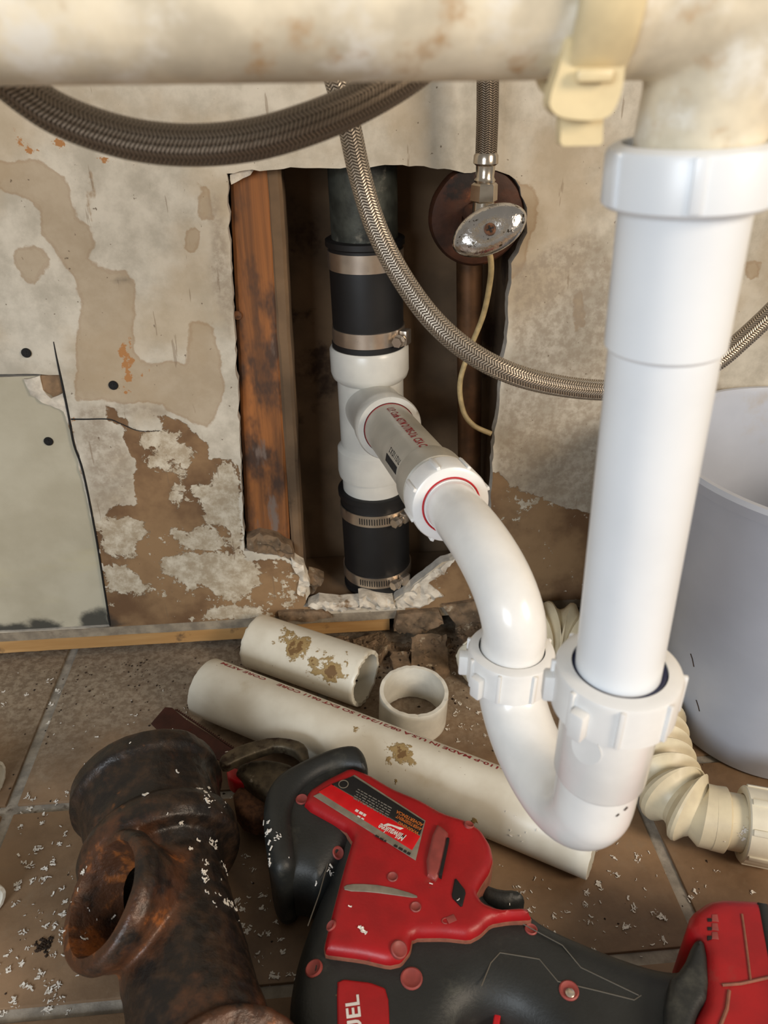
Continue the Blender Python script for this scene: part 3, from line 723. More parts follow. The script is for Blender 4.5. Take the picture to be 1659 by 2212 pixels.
# ------------------------------------------------------------------ trap arm and p-trap
N1 = U(1331, 1476, y=-.447); N2 = U(1103, 1428, y=-.350)
A0 = F0-BA*.006
pth = [A0, F0+BA*.022, F0+BA*.048]
bt = U(1110, 1262, y=-.345)
pth = [A0, F0+BA*.016, F0+BA*.034+Vector((0, 0, .001))]
C1 = F0+BA*.034; V1 = Vector((N2.x+.001, N2.y+.001, N2.z+.022))
K = []   # smooth bend from the horizontal leg down into the nut
corner = F0+BA*((V1-F0).dot(BA)*1.02+.002); corner.x = V1.x-.0; corner = Vector((V1.x-.004, V1.y+.004, F0.z+(BA.z*.09)))
for i in range(15):
    t = i/14; K.append(C1*(1-t)**3+3*(C1*.35+corner*.65)*t*(1-t)**2+3*(V1*.35+corner*.65)*t*t*(1-t)+V1*t**3)
arm = tube([A0, F0+BA*.017]+K+[N2+Vector((0, 0, .008)), N2+Vector((0, 0, -.012))], .0191, 40)
o = obj('curved_drain_tube', arm, PVC); tag(o, 'glossy white curved tube dropping from the ribbed adapter into the smaller trap nut', 'drain tube')
trap = thing('p_trap', U(1290, 1800, y=-.43), 'glossy white U-shaped trap hanging above the floor under the tailpiece', 'p-trap')
zb = .2255
dx = N1-N2
pts = []
cz = zb+.040
hx = Vector((dx.x, dx.y, 0))
for i in range(25):
    a = math.pi*i/24; c = (math.cos(a))
    p = Vector(((N1.x+N2.x)/2+hx.x/2*math.cos(a), (N1.y+N2.y)/2+hx.y/2*math.cos(a), cz-(cz-zb)*math.sin(a)**.9)); pts.append(p)
path = [Vector((N1.x, N1.y, N1.z-.006)), Vector((N1.x, N1.y, N1.z-.03)), Vector((N1.x, N1.y, cz+.012))]+pts[1:-1]+[Vector((N2.x, N2.y, N2.z-.004)), Vector((N2.x, N2.y, N2.z+.0))]
path = catmull(path, 3)
obj('trap_bend', tube(path, .0203, 44), PVC, trap)
obj('trap_socket', lathe([(0, 0), (0, .0226), (-.058, .0222), (-.060, .0212), (-.061, .0202)], Vector((N1.x, N1.y, N1.z+.002)), (0, 0, 1), 48), PVC, trap)
e = U(1229, 1548, y=-.47); 
nut(trap, Vector((N1.x, N1.y, N1.z+.011)), (0, 0, 1), .0283, .0212, .024, 8, ((0, 0),)[:0], ribw=.0024, ph=.5)
nut(trap, Vector((N2.x, N2.y, N2.z+.011)), (0.02, 0.02, 1), .0262, .0200, .0235, 8, (), ribw=.0024, ph=.3)
a_, b_, ax_ = frame((0, 0, 1))
def wingang(v): return math.degrees(math.atan2(v.dot(b_), v.dot(a_)))
def wing(C, direc, r, parent):
    d = Vector(direc).normalized(); t = Vector((0, 0, 1)).cross(d)
    obj('nut_wing', box(Vector(C)+d*(r+.0022)-Vector((0, 0, .004)), (.0075, .0075, .015), (d, t, Vector((0, 0, 1))), .0014), PVC_NUT, parent)
wing(N1, (-.75, -.62, 0), .0275, trap); wing(N1, (-.95, .2, 0), .0268, trap); 
wing(N2, (-.80, -.55, 0), .0255, trap); wing(N2, (.75, .75, 0), .0255, trap); wing(N2, (-.96, .2, 0), .0255, trap)
# raised oval mark on the socket
mk_d = Vector((-.72, -.70, 0)).normalized(); mt = Vector((0, 0, 1)).cross(mk_d)
cen = Vector((N1.x, N1.y, N1.z-.024))
V = []; F = []
for k in range(24):
    th = 2*math.pi*k/24; du, dv = .0072*math.cos(th), .0085*math.sin(th); q = du/.0224
    for rr in (.0222, .0232): V.append(cen+(mk_d*math.cos(q)+mt*math.sin(q))*rr+Vector((0, 0, dv)))
F = [(2*k, 2*((k+1) % 24), 2*((k+1) % 24)+1, 2*k+1) for k in range(24)]+[tuple(2*k+1 for k in range(24))]
obj('raised_mark', (V, F), PVC, trap)
obj('blue_washer', lathe([(0, .0194), (.0008, .0205), (-.0015, .0214)], Vector((N1.x, N1.y, N1.z+.0096)), (0, 0, 1), 40), BLUEWASH, trap)['label'] = 'dark blue washer inside the large nut'
# tailpiece
TT = U(1479, 450, y=-.4495); TB = Vector((N1.x, N1.y, N1.z-.006)); TD = (TT-TB).normalized(); TLn = (TT-TB).length
bel = (U(1443, 745, y=-.45)-TB).dot(TD)
tp = thing('tailpiece', TB, 'long white sink tailpiece tube standing in the large trap nut', 'tailpiece')
obj('tube', lathe([(0, .017), (0, .0188), (bel-.0015, .0190), (bel, .0205), (TLn+.004, .0206), (TLn+.004, .017)], TB, TD, 56, closed=True), PVC_TUBE, tp)
nut(tp, TT+TD*.0195, TD, .0262, .0215, .0180, 6, (), PVC_TUBE, ribw=.004, ribh=.0008, ph=.2)

# ------------------------------------------------------------------ old cream drain line across the top
yd = -.4555
rp = .0232; zc = .5845+rp-.0050
drain = thing('sink_drain_pipe', (.05, yd, zc-rp), 'aged cream horizontal drain pipe across the top, stained and mottled', 'drain pipe')
cx = U(1290, 200, y=yd).x
obj('pipe_run', lathe([(0, .018), (0, rp), (cx+.42, rp), (cx+.42, .018)], (-.42, yd, zc), (1, 0, 0), 56, closed=True), CREAM, drain)
xj = TT.x+.004
teeb = lathe([(-.046, 0), (-.046, .0245), (-.036, .0250), (-.033, .0236), (.06, .0236), (.06, 0)], (xj, yd, zc), (1, 0, 0), 48)
leg_top = Vector((xj-.001, yd, zc)); leg_bot = TT+TD*.014
leg = tube([leg_bot, leg_bot*.6+leg_top*.4, leg_top], [.0186, .0200, .0236], 40)
g = mod_geo(join(teeb, (leg[0], leg[1])), [('REMESH', dict(mode='VOXEL', voxel_size=.0014)), ('SMOOTH', dict(factor=.6, iterations=9))])
obj('tee_fitting', g, CREAM, drain, angle=0)
# strap clip with hanging tab
cxm = U(1262, 200, y=yd-.01).x
gs = [lathe([(-.008, rp+.0005), (-.008, rp+.0035), (-.0065, rp+.0045), (.0065, rp+.0045), (.008, rp+.0035), (.008, rp+.0005)], (cxm, yd, zc), (1, 0, 0), 48, closed=True)]
def prismY(pts_px, y, th, q_=.25):
    p = [(q.x, q.z) for q in US(pts_px, y=y)]; p = resample(chaikin(p, 2, q_), .003); A = np.array(p)
    V, F, _, _ = solid([p], [], lambda C: sdf(C, A) > 0, lambda P: np.full(len(P), th), lambda P: np.full(len(P), 0.), lambda x, z, h: Vector((x, y-h+th, z)))
    return V, F
yc = yd-rp+.010
saddle = prismY([(1222, 60), (1345, 60), (1352, 150), (1340, 215), (1312, 262), (1215, 258), (1186, 235), (1190, 200), (1212, 140)], yc-.006, .007)
tab = prismY([(1212, 245), (1304, 245), (1302, 314), (1210, 316)], yc-.001, .0045, .08)
lug = box(U(1283, 163, y=yc-.008), (.0098, .003, .0032), bev=.001)
obj('strap_clip', gs[0], CREAM_CLIP, drain)
obj('clip_saddle', saddle, CREAM_CLIP, drain); obj('clip_tab', tab, CREAM_CLIP, drain); obj('clip_lug', lug, CREAM_CLIP, drain)

# ------------------------------------------------------------------ braided hoses
def hose(pts, r, mat, label, name='braided_hose', n=12, seg=28):
    P = catmull([U(a, b, y=y) for a, b, y in pts], n)
    o = obj(name, tube(P, r, seg), mat, angle=0); tag(o, label, 'hose', 'braided steel supply hoses'); return o, P
hose([(-130, 20, -.37), (-50, 110, -.37), (60, 205, -.37), (150, 258, -.37), (280, 300, -.37), (410, 314, -.37), (540, 303, -.37), (660, 270, -.368), (770, 224, -.36), (880, 160, -.35), (980, 80, -.34)],
     .0076, BRAID2, 'thick dark braided hose looping down in front at the upper left')
hose([(700, 90, -.17), (728, 180, -.17), (752, 262, -.17), (778, 380, -.17), (812, 490, -.175), (862, 590, -.185), (930, 685, -.20), (1010, 757, -.21), (1100, 805, -.215), (1200, 832, -.21), (1310, 843, -.20), (1420, 835, -.19), (1530, 792, -.18), (1610, 728, -.17), (1700, 640, -.16), (1800, 520, -.15)],
     .0073, BRAID, 'long braided steel hose sweeping from top centre down behind the white tailpiece', n=12)
vt = U(1050, 338, y=-.045)
hose([(1056, 40, -.045), (1054, 150, -.045), (1053, 250, -.045), (1050, 338, -.045)], .0085, BRAID2, 'short vertical braided hose rising from the chrome shutoff valve')

# ------------------------------------------------------------------ shutoff valve
vx = vt.x; vy = -.045
def VZ(py): return U(1050, py, y=vy-.008).z
valve = thing('shutoff_valve', (vx, -.02, VZ(545)), 'chrome angle valve with pitted oval handle at the right of the hole', 'valve')
z0 = VZ(338)
obj('hose_ferrule', lathe([(VZ(338)-z0+.003, .0078), (VZ(338)-z0, .0098), (VZ(355)-z0, .0100), (VZ(360)-z0, .0078), (VZ(385)-z0, .0072), (VZ(392)-z0, .0086), (VZ(400)-z0, .0078), (VZ(400)-z0, 0)], (vx, vy, z0), (0, 0, 1), 32), CHROME2, valve)
obj('hex_nut', lathe([(VZ(398)-z0, 0), (VZ(398)-z0, .0094), (VZ(402)-z0, .0108), (VZ(436)-z0, .0112), (VZ(440)-z0, .0096), (VZ(440)-z0, 0)], (vx, vy, z0), (0, 0, 1), 6), CHROME2, valve, angle=20)
zh = U(1057, 497, y=-.075).z
obj('valve_body', join(lathe([(VZ(436)-z0, 0), (VZ(436)-z0, .0088), (zh-z0-.012, .0095), (zh-z0-.012, 0)], (vx, vy, z0), (0, 0, 1), 32), lathe([(-.04, 0), (-.04, .009), (.03, .009), (.032, .0105), (.05, .0105), (.055, 0)], (vx, -.02, zh), (0, -1, 0), 32)), CHROME2, valve)
obj('escutcheon', lathe([(0, .011), (.004, .014), (.005, .030), (.002, .040), (-.002, .0425), (-.004, .0425), (-.002, .038), (.002, .011)], U(1030, 468, y=.004), (0, -1, 0), 48, closed=True, jit=.001), RUSTDISC, valve)['label'] = 'rusty brown round cover plate behind the handle'
hc = U(1057, 497, y=-.078)
hd = (U(1130, 462, y=-.078)-U(985, 530, y=-.078)); hl = hd.length/2*1.06; hd.normalize(); hn = Vector((0, -.94, .34)).normalized(); hn = (hn-hd*hn.dot(hd)).normalized(); hw = hn.cross(hd)
V = []; F = []; nu, nv = 40, 9
prof = [(.82, -.009), (1.0, -.004), (1.0, -.001), (.97, .0018), (.9, .0035), (.72, .0058), (.5, .0068), (.25, .0062), (.12, .0056)]
for (s_, h_) in prof:
    for k in range(nu):
        th = 2*math.pi*k/nu; c_, s2 = math.cos(th), math.sin(th)
        xx = hl*math.copysign(abs(c_)**.95, c_)*s_*1.03; yy = .0178*math.copysign(abs(s2)**1.12, s2)*s_
        V.append(hc+hd*xx+hw*yy+hn*h_)
for j in range(len(prof)-1):
    for k in range(nu): F.append((j*nu+k, j*nu+(k+1) % nu, (j+1)*nu+(k+1) % nu, (j+1)*nu+k))
F += [tuple(reversed(range(nu))), tuple((len(prof)-1)*nu+k for k in range(nu))]
hh = obj('valve_handle', fixn(V, F), CHROME, valve, angle=50); hh['label'] = 'pitted chrome oval handle with a cross-head screw'
q = hc+hn*.0056
obj('handle_screw', lathe([(0, 0), (0, .0046), (.0022, .0044), (.0026, .003), (.0018, .0018), (.0018, 0)], q, hn, 24), RUSTY, hh)
obj('screw_recess', join(box(q+hn*.0026, (.0055, .0011, .0006), (hd, hw, hn)), box(q+hn*.0026, (.0011, .0055, .0006), (hd, hw, hn))), DARKGAP, hh)
cp = U(1014, 560, y=.04); cb = U(1014, 1150, y=.04)
o = obj('copper_pipe', tube([cp+Vector((0, 0, .10)), cp, cb, cb-Vector((0, 0, .03))], .0125, 28), COPPER); tag(o, 'dull brown supply pipe in the cavity below the valve', 'pipe')
P = catmull([U(a, b, y=y) for a, b, y in [(1050, 530, -.03), (1060, 560, -.028), (1059, 605, -.02), (1044, 680, -.006), (1015, 755, .004), (994, 825, .006), (1000, 885, .004), (1022, 918, -.002), (1061, 937, -.006)]], 10)
o = obj('cable', tube(P, .0026, 12), CABLE, angle=0); tag(o, 'thin ivory cable dangling from the valve into the cavity', 'cable')

# ------------------------------------------------------------------ loose plastic pipes on the floor
def pipe_piece(name, A, B, ro, ri, mat, label, cat='pipe', group=None, rag=.0012, bevel=True, seg=64):
    A, B = Vector(A), Vector(B); ax = (B-A).normalized(); L = (B-A).length; a, b, ax = frame(ax)
    rings = [(0, ri), (0, ro-.0004), (.0006, ro)]+[(L*k/8, ro) for k in range(1, 8)]+[(L-.0006, ro), (L, ro-.0004), (L, ri)]+[(L*k/8, ri) for k in range(7, 0, -1)]
    V, F = [], []
    for j, (t, r) in enumerate(rings):
        for i in range(seg):
            th = 2*math.pi*i/seg; e = 0
            if t < .001: e = -rag*abs(mnoise.noise(Vector((math.cos(th)*4, math.sin(th)*4, 1))))
            if t > L-.001: e = rag*abs(mnoise.noise(Vector((math.cos(th)*4, math.sin(th)*4, 8))))
            V.append(A+ax*(t+e)+(a*math.cos(th)+b*math.sin(th))*r)
    n = len(rings)
    for j in range(n):
        for i in range(seg):
            k = (i+1) % seg; j2 = (j+1) % n; F.append((j*seg+i, j2*seg+i, j2*seg+k, j*seg+k))
    t = thing(name, (A+B)/2-Vector((0, 0, ro)), label, cat, group); obj('pipe_wall', fixn(V, F), mat, t); return t, ax, L, a, b
LR = .0302
L0 = U(447, 1484, z=LR); L1 = U(1288, 1820, z=LR)
# mud and glue blotches are worn patches on the pipe: give the material a rust attribute
def m_muddy():
    n = NT('muddy_white_pvc'); a = n.attr('mud')
    c = n.mix(n.step(n.noise(30, 5), .3, .7), (212, 206, 190), (226, 222, 208))
    c = n.mix(n.math('MULTIPLY', n.step(n.noise(12, 6, .6, off=3), .60, .72), .5), c, (186, 170, 138))
    k = n.math('ADD', n.math('MULTIPLY', a, 1.0), n.math('MULTIPLY', n.math('SUBTRACT', n.noise(75, 6, .65, off=6), .5), 2.2))
    c = n.mix(n.step(k, .50, .60), c, (160, 136, 92))
    c = n.mix(n.step(k, .82, .90), c, (116, 88, 54))
    c = n.mix(n.step(n.noise(190, 4, .5, off=16), .745, .765), c, (104, 88, 66))
    n.bump(n.step(k, .5, .7), .0004); return n.fin(c, .36)
MUD = m_muddy()
def muddy(o, spots):
    me = o.data; off = WORLD[o.name]; vals = []
    for v in me.vertices:
        p = v.co+off; vals.append(max([max(0, 1-(p-c).length/r)*s for c, r, s in spots]+[0]))
    a = me.attributes.new('mud', 'FLOAT', 'POINT'); a.data.foreach_set('value', vals)
def dense_pipe(name, A, B, ro, ri, label, spots, **k):
    t, ax, L, a, b = pipe_piece(name, A, B, ro, ri, MUD, label, **k)
    ch = t.children[0] if t.children else None
    o = [c for c in COL.objects if c.parent == t][0]
    bm = bmesh.new(); bm.from_mesh(o.data)
    es = [e for e in bm.edges if abs((e.verts[0].co-e.verts[1].co).normalized().dot(ax)) > .99 and e.calc_length() > .004]
    bmesh.ops.subdivide_edges(bm, edges=es, cuts=4, use_grid_fill=True); bm.to_mesh(o.data); bm.free()
    o.data.set_sharp_from_angle(angle=math.radians(35)); muddy(o, spots); return t, ax, L
lpt, lax, LL = dense_pipe('plastic_pipe', L0, L1, LR, .0262, 'long white plastic pipe with red print lying across the floor', [(U(868, 1630, z=.055), .022, 1.1), (U(845, 1680, z=.05), .016, 1.0), (U(790, 1575, z=.058), .03, .4), (U(1010, 1655, z=.055), .02, .45), (U(1010, 1800, z=.02), .03, .5), (U(1180, 1830, z=.01), .03, .5)])
fa2, fb2, _ = frame(lax)
ang_up = math.atan2(Vector((0, 0, 1)).dot(fb2), Vector((0, 0, 1)).dot(fa2)); back = Vector((.3, .95, 0)); ab = math.atan2(back.dot(fb2), back.dot(fa2)); tc = (CAM-(L0+L1)/2).normalized(); ang_c = math.atan2(tc.dot(fb2), tc.dot(fa2)); d_ = ((ab-ang_c+math.pi) % (2*math.pi)-math.pi); d_ = 1 if d_ > 0 else -1
obj('red_print', wrap_text('-110-P MADE IN U.S.A 08/21/2421 SO EXT 0611 CORE     CORE ASTM', .0078, L0, lax, LR, ang_c+d_*math.radians(64), (U(1100, 1648, z=.05)-L0).dot(lax), flip=True, wmax=(U(1100, 1648, z=.05)-U(500, 1425, z=.05)).length), REDPRINT, lpt)
S0 = U(553, 1392, z=LR); S1 = U(790, 1474, z=LR)
dense_pipe('plastic_pipe', S0+Vector((0, .006, 0)), S1+Vector((0, .006, 0)), LR, .0258, 'short white plastic pipe offcut with brown smears behind the long pipe', [(U(640, 1400, z=.058), .030, 1.0), (U(705, 1445, z=.055), .036, 1.05), (U(610, 1375, z=.058), .022, .8), (U(665, 1430, z=.056), .03, .9)], rag=.003)
RC = U(893, 1497, z=.042)
rg = pipe_piece('pipe_ring', (RC.x, RC.y+.006, .0), (RC.x+.001, RC.y+.003, .042), .0345, .0305, PVC_OLD, 'short white plastic pipe ring standing on end behind the long pipe', 'pipe', rag=.002)[0]
lc = U(-22, 1682, z=.015)
pipe_piece('plastic_pipe', lc+Vector((-.05, .01, 0)), lc+Vector((.006, 0, 0)), .015, .012, PVC_OLD, 'small white pipe end just entering the left edge of the floor', 'pipe')
lc = U(-30, 1925, z=.015)
pipe_piece('plastic_pipe', lc+Vector((-.05, .03, 0)), lc+Vector((.006, -.012, 0)), .015, .012, PVC_OLD, 'sliver of pale pipe at the left edge beside the rusty fitting', 'pipe')

# ------------------------------------------------------------------ corrugated flexible drain
FR = .0262
cpts = [U(1040, 1440, z=.031), U(1110, 1385, z=.031), U(1215, 1360, z=.031), U(1320, 1420, z=.031), U(1395, 1520, z=.031), U(1420, 1625, z=.031), U(1452, 1710, z=.031), U(1512, 1757, z=.031), U(1550, 1768, z=.031)]
fx = thing('flexible_drain_hose', (cpts[5].x, cpts[5].y, 0), 'ivory corrugated drain hose curving behind the trap to a ribbed nut', 'drain hose')
P = catmull(cpts, 14); L = [0]
for i in range(1, len(P)): L.append(L[-1]+(P[i]-P[i-1]).length)
tot = L[-1]; NR = 21; st = .02; steps = []
def along(s):
    s = min(max(s, 0), tot)
    for i in range(1, len(L)):
        if L[i] >= s: return P[i-1].lerp(P[i], (s-L[i-1])/max(L[i]-L[i-1], 1e-9))
    return P[-1]
cp_, cr_ = [], []
s = .0
for k in range(5): cp_.append(along(.03*k/5)); cr_.append(.0262)
for k in range(NR):
    s0 = .03+(tot-.045)*k/NR; ds = (tot-.045)/NR
    for f_, r_ in ((0, .0222), (.15, .0240), (.42, .0312), (.5, .0320), (.58, .0312), (.85, .0240)): cp_.append(along(s0+ds*f_)); cr_.append(r_)
cp_ += [along(tot-.015), along(tot-.012), along(tot)]; cr_ += [.0215, .0262, .0262]
obj('corrugated_tube', tube(cp_, cr_, 40), FLEX, fx, angle=25)
e0, e1 = along(tot-.001), U(1612, 1780, z=.031); ea = (e1-e0).normalized()
EL = (e1-e0).length
obj('end_sleeve', lathe([(-.004, .02), (-.004, .0262), (.006, .0268), (.008, .0232), (EL, .0232), (EL, .02)], e0, ea, 44), FLEX, fx)
nut(fx, e0+ea*(EL+.026), ea, .0308, .024, .030, 8, (), FLEXNUT, ribw=.005, ribh=.0014, ph=.1)
b0 = along(.012); ba = (along(0)-along(.02)).normalized()
nut(fx, b0+ba*.018, ba, .0300, .022, .030, 8, (), FLEXNUT, ribw=.004, ribh=.001)

# ------------------------------------------------------------------ bucket
BZ = .300; bc = Vector((.431, -.152, 0))
bkt = thing('bucket', bc, 'pale grey-white plastic bucket standing at the right edge by the wall', 'bucket')
rb, rt_ = .095, .142
prof = [(.004, 0), (.004, rb-.012), (0, rb-.008), (0, rb-.003), (.003, rb), (.05, rb+(rt_-rb)*.17), (BZ-.012, rt_), (BZ-.012, rt_+.004), (BZ-.003, rt_+.006), (BZ, rt_+.003), (BZ, rt_-.001), (BZ-.006, rt_-.003), (.05, rb+(rt_-rb)*.17-.003), (.010, rb-.004), (.008, 0)]
obj('bucket_body', lathe(prof, bc, (0, 0, 1), 96), BUCKET, bkt)

# ------------------------------------------------------------------ broken plaster and dirt at the foot of the wall
def chunk(px, z0, z1, label, mat=PLASTER, tilt=(0, 0), seed=0, floor_=True):
    p = [(q.x, q.y) for q in US(px, z=z1)]; p = jag(p, .004, .0034, seed); A = np.array(p); c = A.mean(0)
    g = .005; Xs, Ys = np.meshgrid(np.arange(A[:, 0].min(), A[:, 0].max(), g), np.arange(A[:, 1].min(), A[:, 1].max(), g)); G = np.stack([Xs.ravel(), Ys.ravel()], 1); G = G[sdf(G, A) > .002]
    nz = lambda x, y, k: mnoise.noise(Vector((x*140, y*140, seed+k)))
    tl = lambda P: tilt[0]*(P[:, 0]-c[0])+tilt[1]*(P[:, 1]-c[1])
    top = lambda P: z1+np.maximum(tl(P), -z1+z0+.003)+np.array([.0012*nz(x, y, 0) for x, y in P])
    bot = lambda P: np.full(len(P), z0)
    V, F, _, _ = solid([p], [tuple(q) for q in G], lambda C: sdf(C, A) > 0, top, bot, lambda x, y, z: Vector((x, y, z)))
    o = obj('plaster_chunk', (V, F), mat, angle=30); tag(o, label, 'plaster chunk', 'broken plaster pieces along the wall foot'); return o
CH = [
    ([(885, 1385), (965, 1380), (970, 1440), (935, 1462), (890, 1440)], 0, .014, 'square-edged stained plaster chunk right of the short offcut', PLASTERD, (0, .3), 1),
    ([(760, 1375), (825, 1368), (845, 1395), (820, 1420), (770, 1410)], 0, .012, 'grey plaster flake just above the right end of the short offcut', PLASTERD, (.2, 0), 2),
    ([(840, 1405), (885, 1410), (885, 1440), (850, 1450)], 0, .010, 'small brown plaster crumb left of the square-edged chunk', PLASTERD, (0, 0), 3),
    ([(980, 1330), (1040, 1325), (1045, 1372), (1000, 1385)], 0, .016, 'brown plaster lump behind the left nut of the trap', PLASTERD, (0, .2), 4),
    ([(700, 1378), (752, 1376), (756, 1398), (718, 1400)], 0, .008, 'flat plaster sliver tucked behind the short offcut', PLASTERD, (0, 0), 5),
    ([(1210, 1395), (1262, 1395), (1262, 1440), (1225, 1440)], 0, .010, 'plaster crumb between the trap and the bucket', PLASTERD, (0, 0), 6),
]
for px, a, b, lab, mt_, tl, sd_ in CH: chunk(px, a, b, lab, mt_, tl, sd_)
WS = [
    ([(533, 1165), (560, 1155), (600, 1165), (632, 1188), (636, 1212), (600, 1200), (560, 1196), (533, 1195)], -.016, .001, 'grey torn plaster fold at the foot of the orange stud', PLASTERD, 11),
    ([(628, 1208), (655, 1225), (668, 1262), (655, 1292), (642, 1280), (648, 1250), (632, 1225)], -.014, .003, 'pale broken plaster lip at the lower left of the hole', PLASTER, 12),
    ([(668, 1240), (700, 1252), (694, 1268), (664, 1290), (656, 1270)], -.022, -.006, 'tan triangular plaster tooth inside the lower left of the hole', PLASTERD, 13),
    ([(665, 1312), (690, 1300), (735, 1304), (775, 1302), (780, 1318), (740, 1322), (690, 1320)], -.012, .005, 'thin pale plaster crust along the bottom of the hole', PLASTER, 14),
    ([(775, 1296), (800, 1292), (850, 1300), (856, 1316), (820, 1320), (780, 1316)], -.014, .006, 'white plaster lump at the bottom centre of the hole', PLASTER, 15),
    ([(856, 1300), (880, 1278), (930, 1240), (972, 1215), (985, 1208), (960, 1240), (925, 1262), (960, 1290), (905, 1315), (860, 1316)], -.012, .004, 'large pale plaster flap at the lower right of the hole', PLASTER, 16),
    ([(600, 1325), (700, 1322), (720, 1336), (660, 1345), (605, 1342)], -.002, .006, 'long tan plaster sliver below the hole, above the wood strip', PLASTERD, 17),
    ([(860, 1328), (950, 1322), (960, 1350), (900, 1372), (850, 1365)], -.002, .009, 'dark crumbly plaster lump over the broken end of the wood strip', PLASTERD, 18),
    ([(955, 1310), (1040, 1300), (1045, 1345), (985, 1352)], -.002, .006, 'grey plaster slab left of the trap arm at the wall foot', PLASTERD, 19),
]
for px, y0, y1, lab, mt_, sd_ in WS:
    o = shard(px, y0, y1, mt_, 'plaster_chunk', None, sd_, .0016, .004); tag(o, lab, 'plaster chunk', 'broken plaster pieces along the wall foot')

# ------------------------------------------------------------------ rusty cast-iron fitting
ta_, tb_ = U(292, 1596, z=.116), U(418, 2180, z=.102)
CA, CB = Vector((ta_.x, ta_.y, .0610)), Vector((tb_.x, tb_.y, .0590))
CX = (CB-CA).normalized(); CL = (CB-CA).length
body = lathe([(-.006, 0), (-.006, .055), (-.002, .0600), (.012, .0615), (.018, .0565), (.045, .0530), (.056, .0530), (.060, .0580), (.068, .0610), (.078, .0600), (.084, .0560), (.086, .046), (.096, .0420), (.13, .0415), (CL+.02, .0430), (CL+.02, 0)], CA, CX, 72)
root = U(330, 1950, z=.085); tq = (root-CA).dot(CX); root = CA+CX*tq
bm_ = U(204, 1953, z=.098)
side = (bm_-root).normalized(); BLn = (bm_-root).length
side = (side+Vector((0, 0, .18))).normalized()
br = lathe([(0, 0), (0, .036), (BLn*.45, .0385), (BLn*.72, .0425), (BLn-.010, .0455), (BLn-.003, .0445), (BLn, .0425), (BLn, 0)], root, side, 64)
br = (br[0], br[1])
inner = lathe([(BLn*.2, 0), (BLn*.2, .024), (BLn*.6, .030), (BLn-.008, .0335), (BLn+.001, .0365), (BLn+.02, .037), (BLn+.02, 0)], root, side, 48)
inner2 = lathe([(-.03, 0), (-.03, .045), (.045, .044), (.05, .032), (CL*.8, .032), (CL*.8, 0)], CA, CX, 48)
fc = U(508, 2432, z=.078); fax = Vector((.35, -.45, .82)).normalized()
flg = lathe([(-.075, 0), (-.075, .040), (-.03, .043), (-.018, .053), (-.014, .0565), (-.003, .0575), (0, .055), (0, 0)], fc, fax, 64)
inner3 = lathe([(-.05, 0), (-.05, .038), (-.005, .044), (.02, .045), (.02, 0)], fc, fax, 48)
g = mod_geo(join(body, br, flg), [('REMESH', dict(mode='VOXEL', voxel_size=.0015)), ('SMOOTH', dict(factor=.5, iterations=6))])
for cu_ in (inner, inner2, inner3): g = mod_geo(g, [], cut=cu_)
Vn = []
for v in g[0]:
    k = .0010*mnoise.noise(v*45)+.0004*mnoise.noise(v*160); v = v+Vector((k, k*.5, k)); v.z = max(v.z, .0003); Vn.append(v)
rust = []
for v in Vn:
    d = (v-bm_).length; r1 = max(0, 1-max(0, d-.040)/.040); t_ = (v-CA).dot(CX)
    r2 = max(0, 1-max(0, (v-fc).length-.055)/.03)*.8; r3 = .45*max(0, 1-abs(t_+.002)/.012)+.35*max(0, 1-abs(t_-.056)/.008)+.3*max(0, 1-abs(t_-.092)/.01); rust.append(max(r1, r2, r3))
o = obj('cast_iron_tee', (Vn, g[1]), IRON, angle=40, attrs={'rust': rust})
tag(o, 'rusty black cast-iron tee fitting with open branch lying at the lower left', 'pipe fitting')

# ------------------------------------------------------------------ reciprocating saw
sawp = U(900, 1950, z=0)
saw = thing('reciprocating_saw', (sawp.x, sawp.y, 0), 'red and black battery reciprocating saw lying on its side on the floor', 'power saw')
def up2(px, z): return [(q.x, q.y) for q in US(px, z=z)]
nose = [(566, 1768), (574, 1708), (600, 1668), (655, 1640), (720, 1613), (770, 1606), (786, 1622), (797, 1662), (830, 1690), (800, 1760), (740, 1850), (690, 1905), (650, 1882), (600, 1888), (578, 1862)]
obj('nose_boot', pillow(up2(nose, .069), .008, .072, .020, 2), SAWBLK, saw)
boot2 = [(566, 1768), (572, 1712), (598, 1672), (655, 1640), (720, 1613), (770, 1606), (790, 1628), (797, 1668), (745, 1650), (690, 1668), (650, 1700), (628, 1745), (632, 1800), (640, 1870), (600, 1888), (578, 1862)]
obj('boot_collar', pillow(up2(boot2, .075), .006, .0795, .010, 2), SAWBLK, saw)['label'] = 'scuffed black rubber boot collar'
housing = [(640, 1745), (660, 1705), (760, 1652), (850, 1700), (960, 1755), (1040, 1790), (1068, 1850), (1045, 1905), (1060, 1950), (1140, 1955), (1170, 1985), (1250, 2022), (1352, 2062), (1430, 2085), (1480, 2085), (1500, 2040), (1530, 2035), (1560, 2150), (1560, 2420), (1330, 2420), (1240, 2330), (1140, 2200), (1060, 2176), (1010, 2192), (978, 2250), (960, 2460), (730, 2460), (645, 2290), (624, 2220), (622, 2140), (645, 2045), (678, 1960), (712, 1880), (700, 1800)]
obj('grip_housing', pillow(up2(housing, .058), .008, .067, .024, 2), SAWBLK, saw)['label'] = 'black rubber covered gearcase and handle'
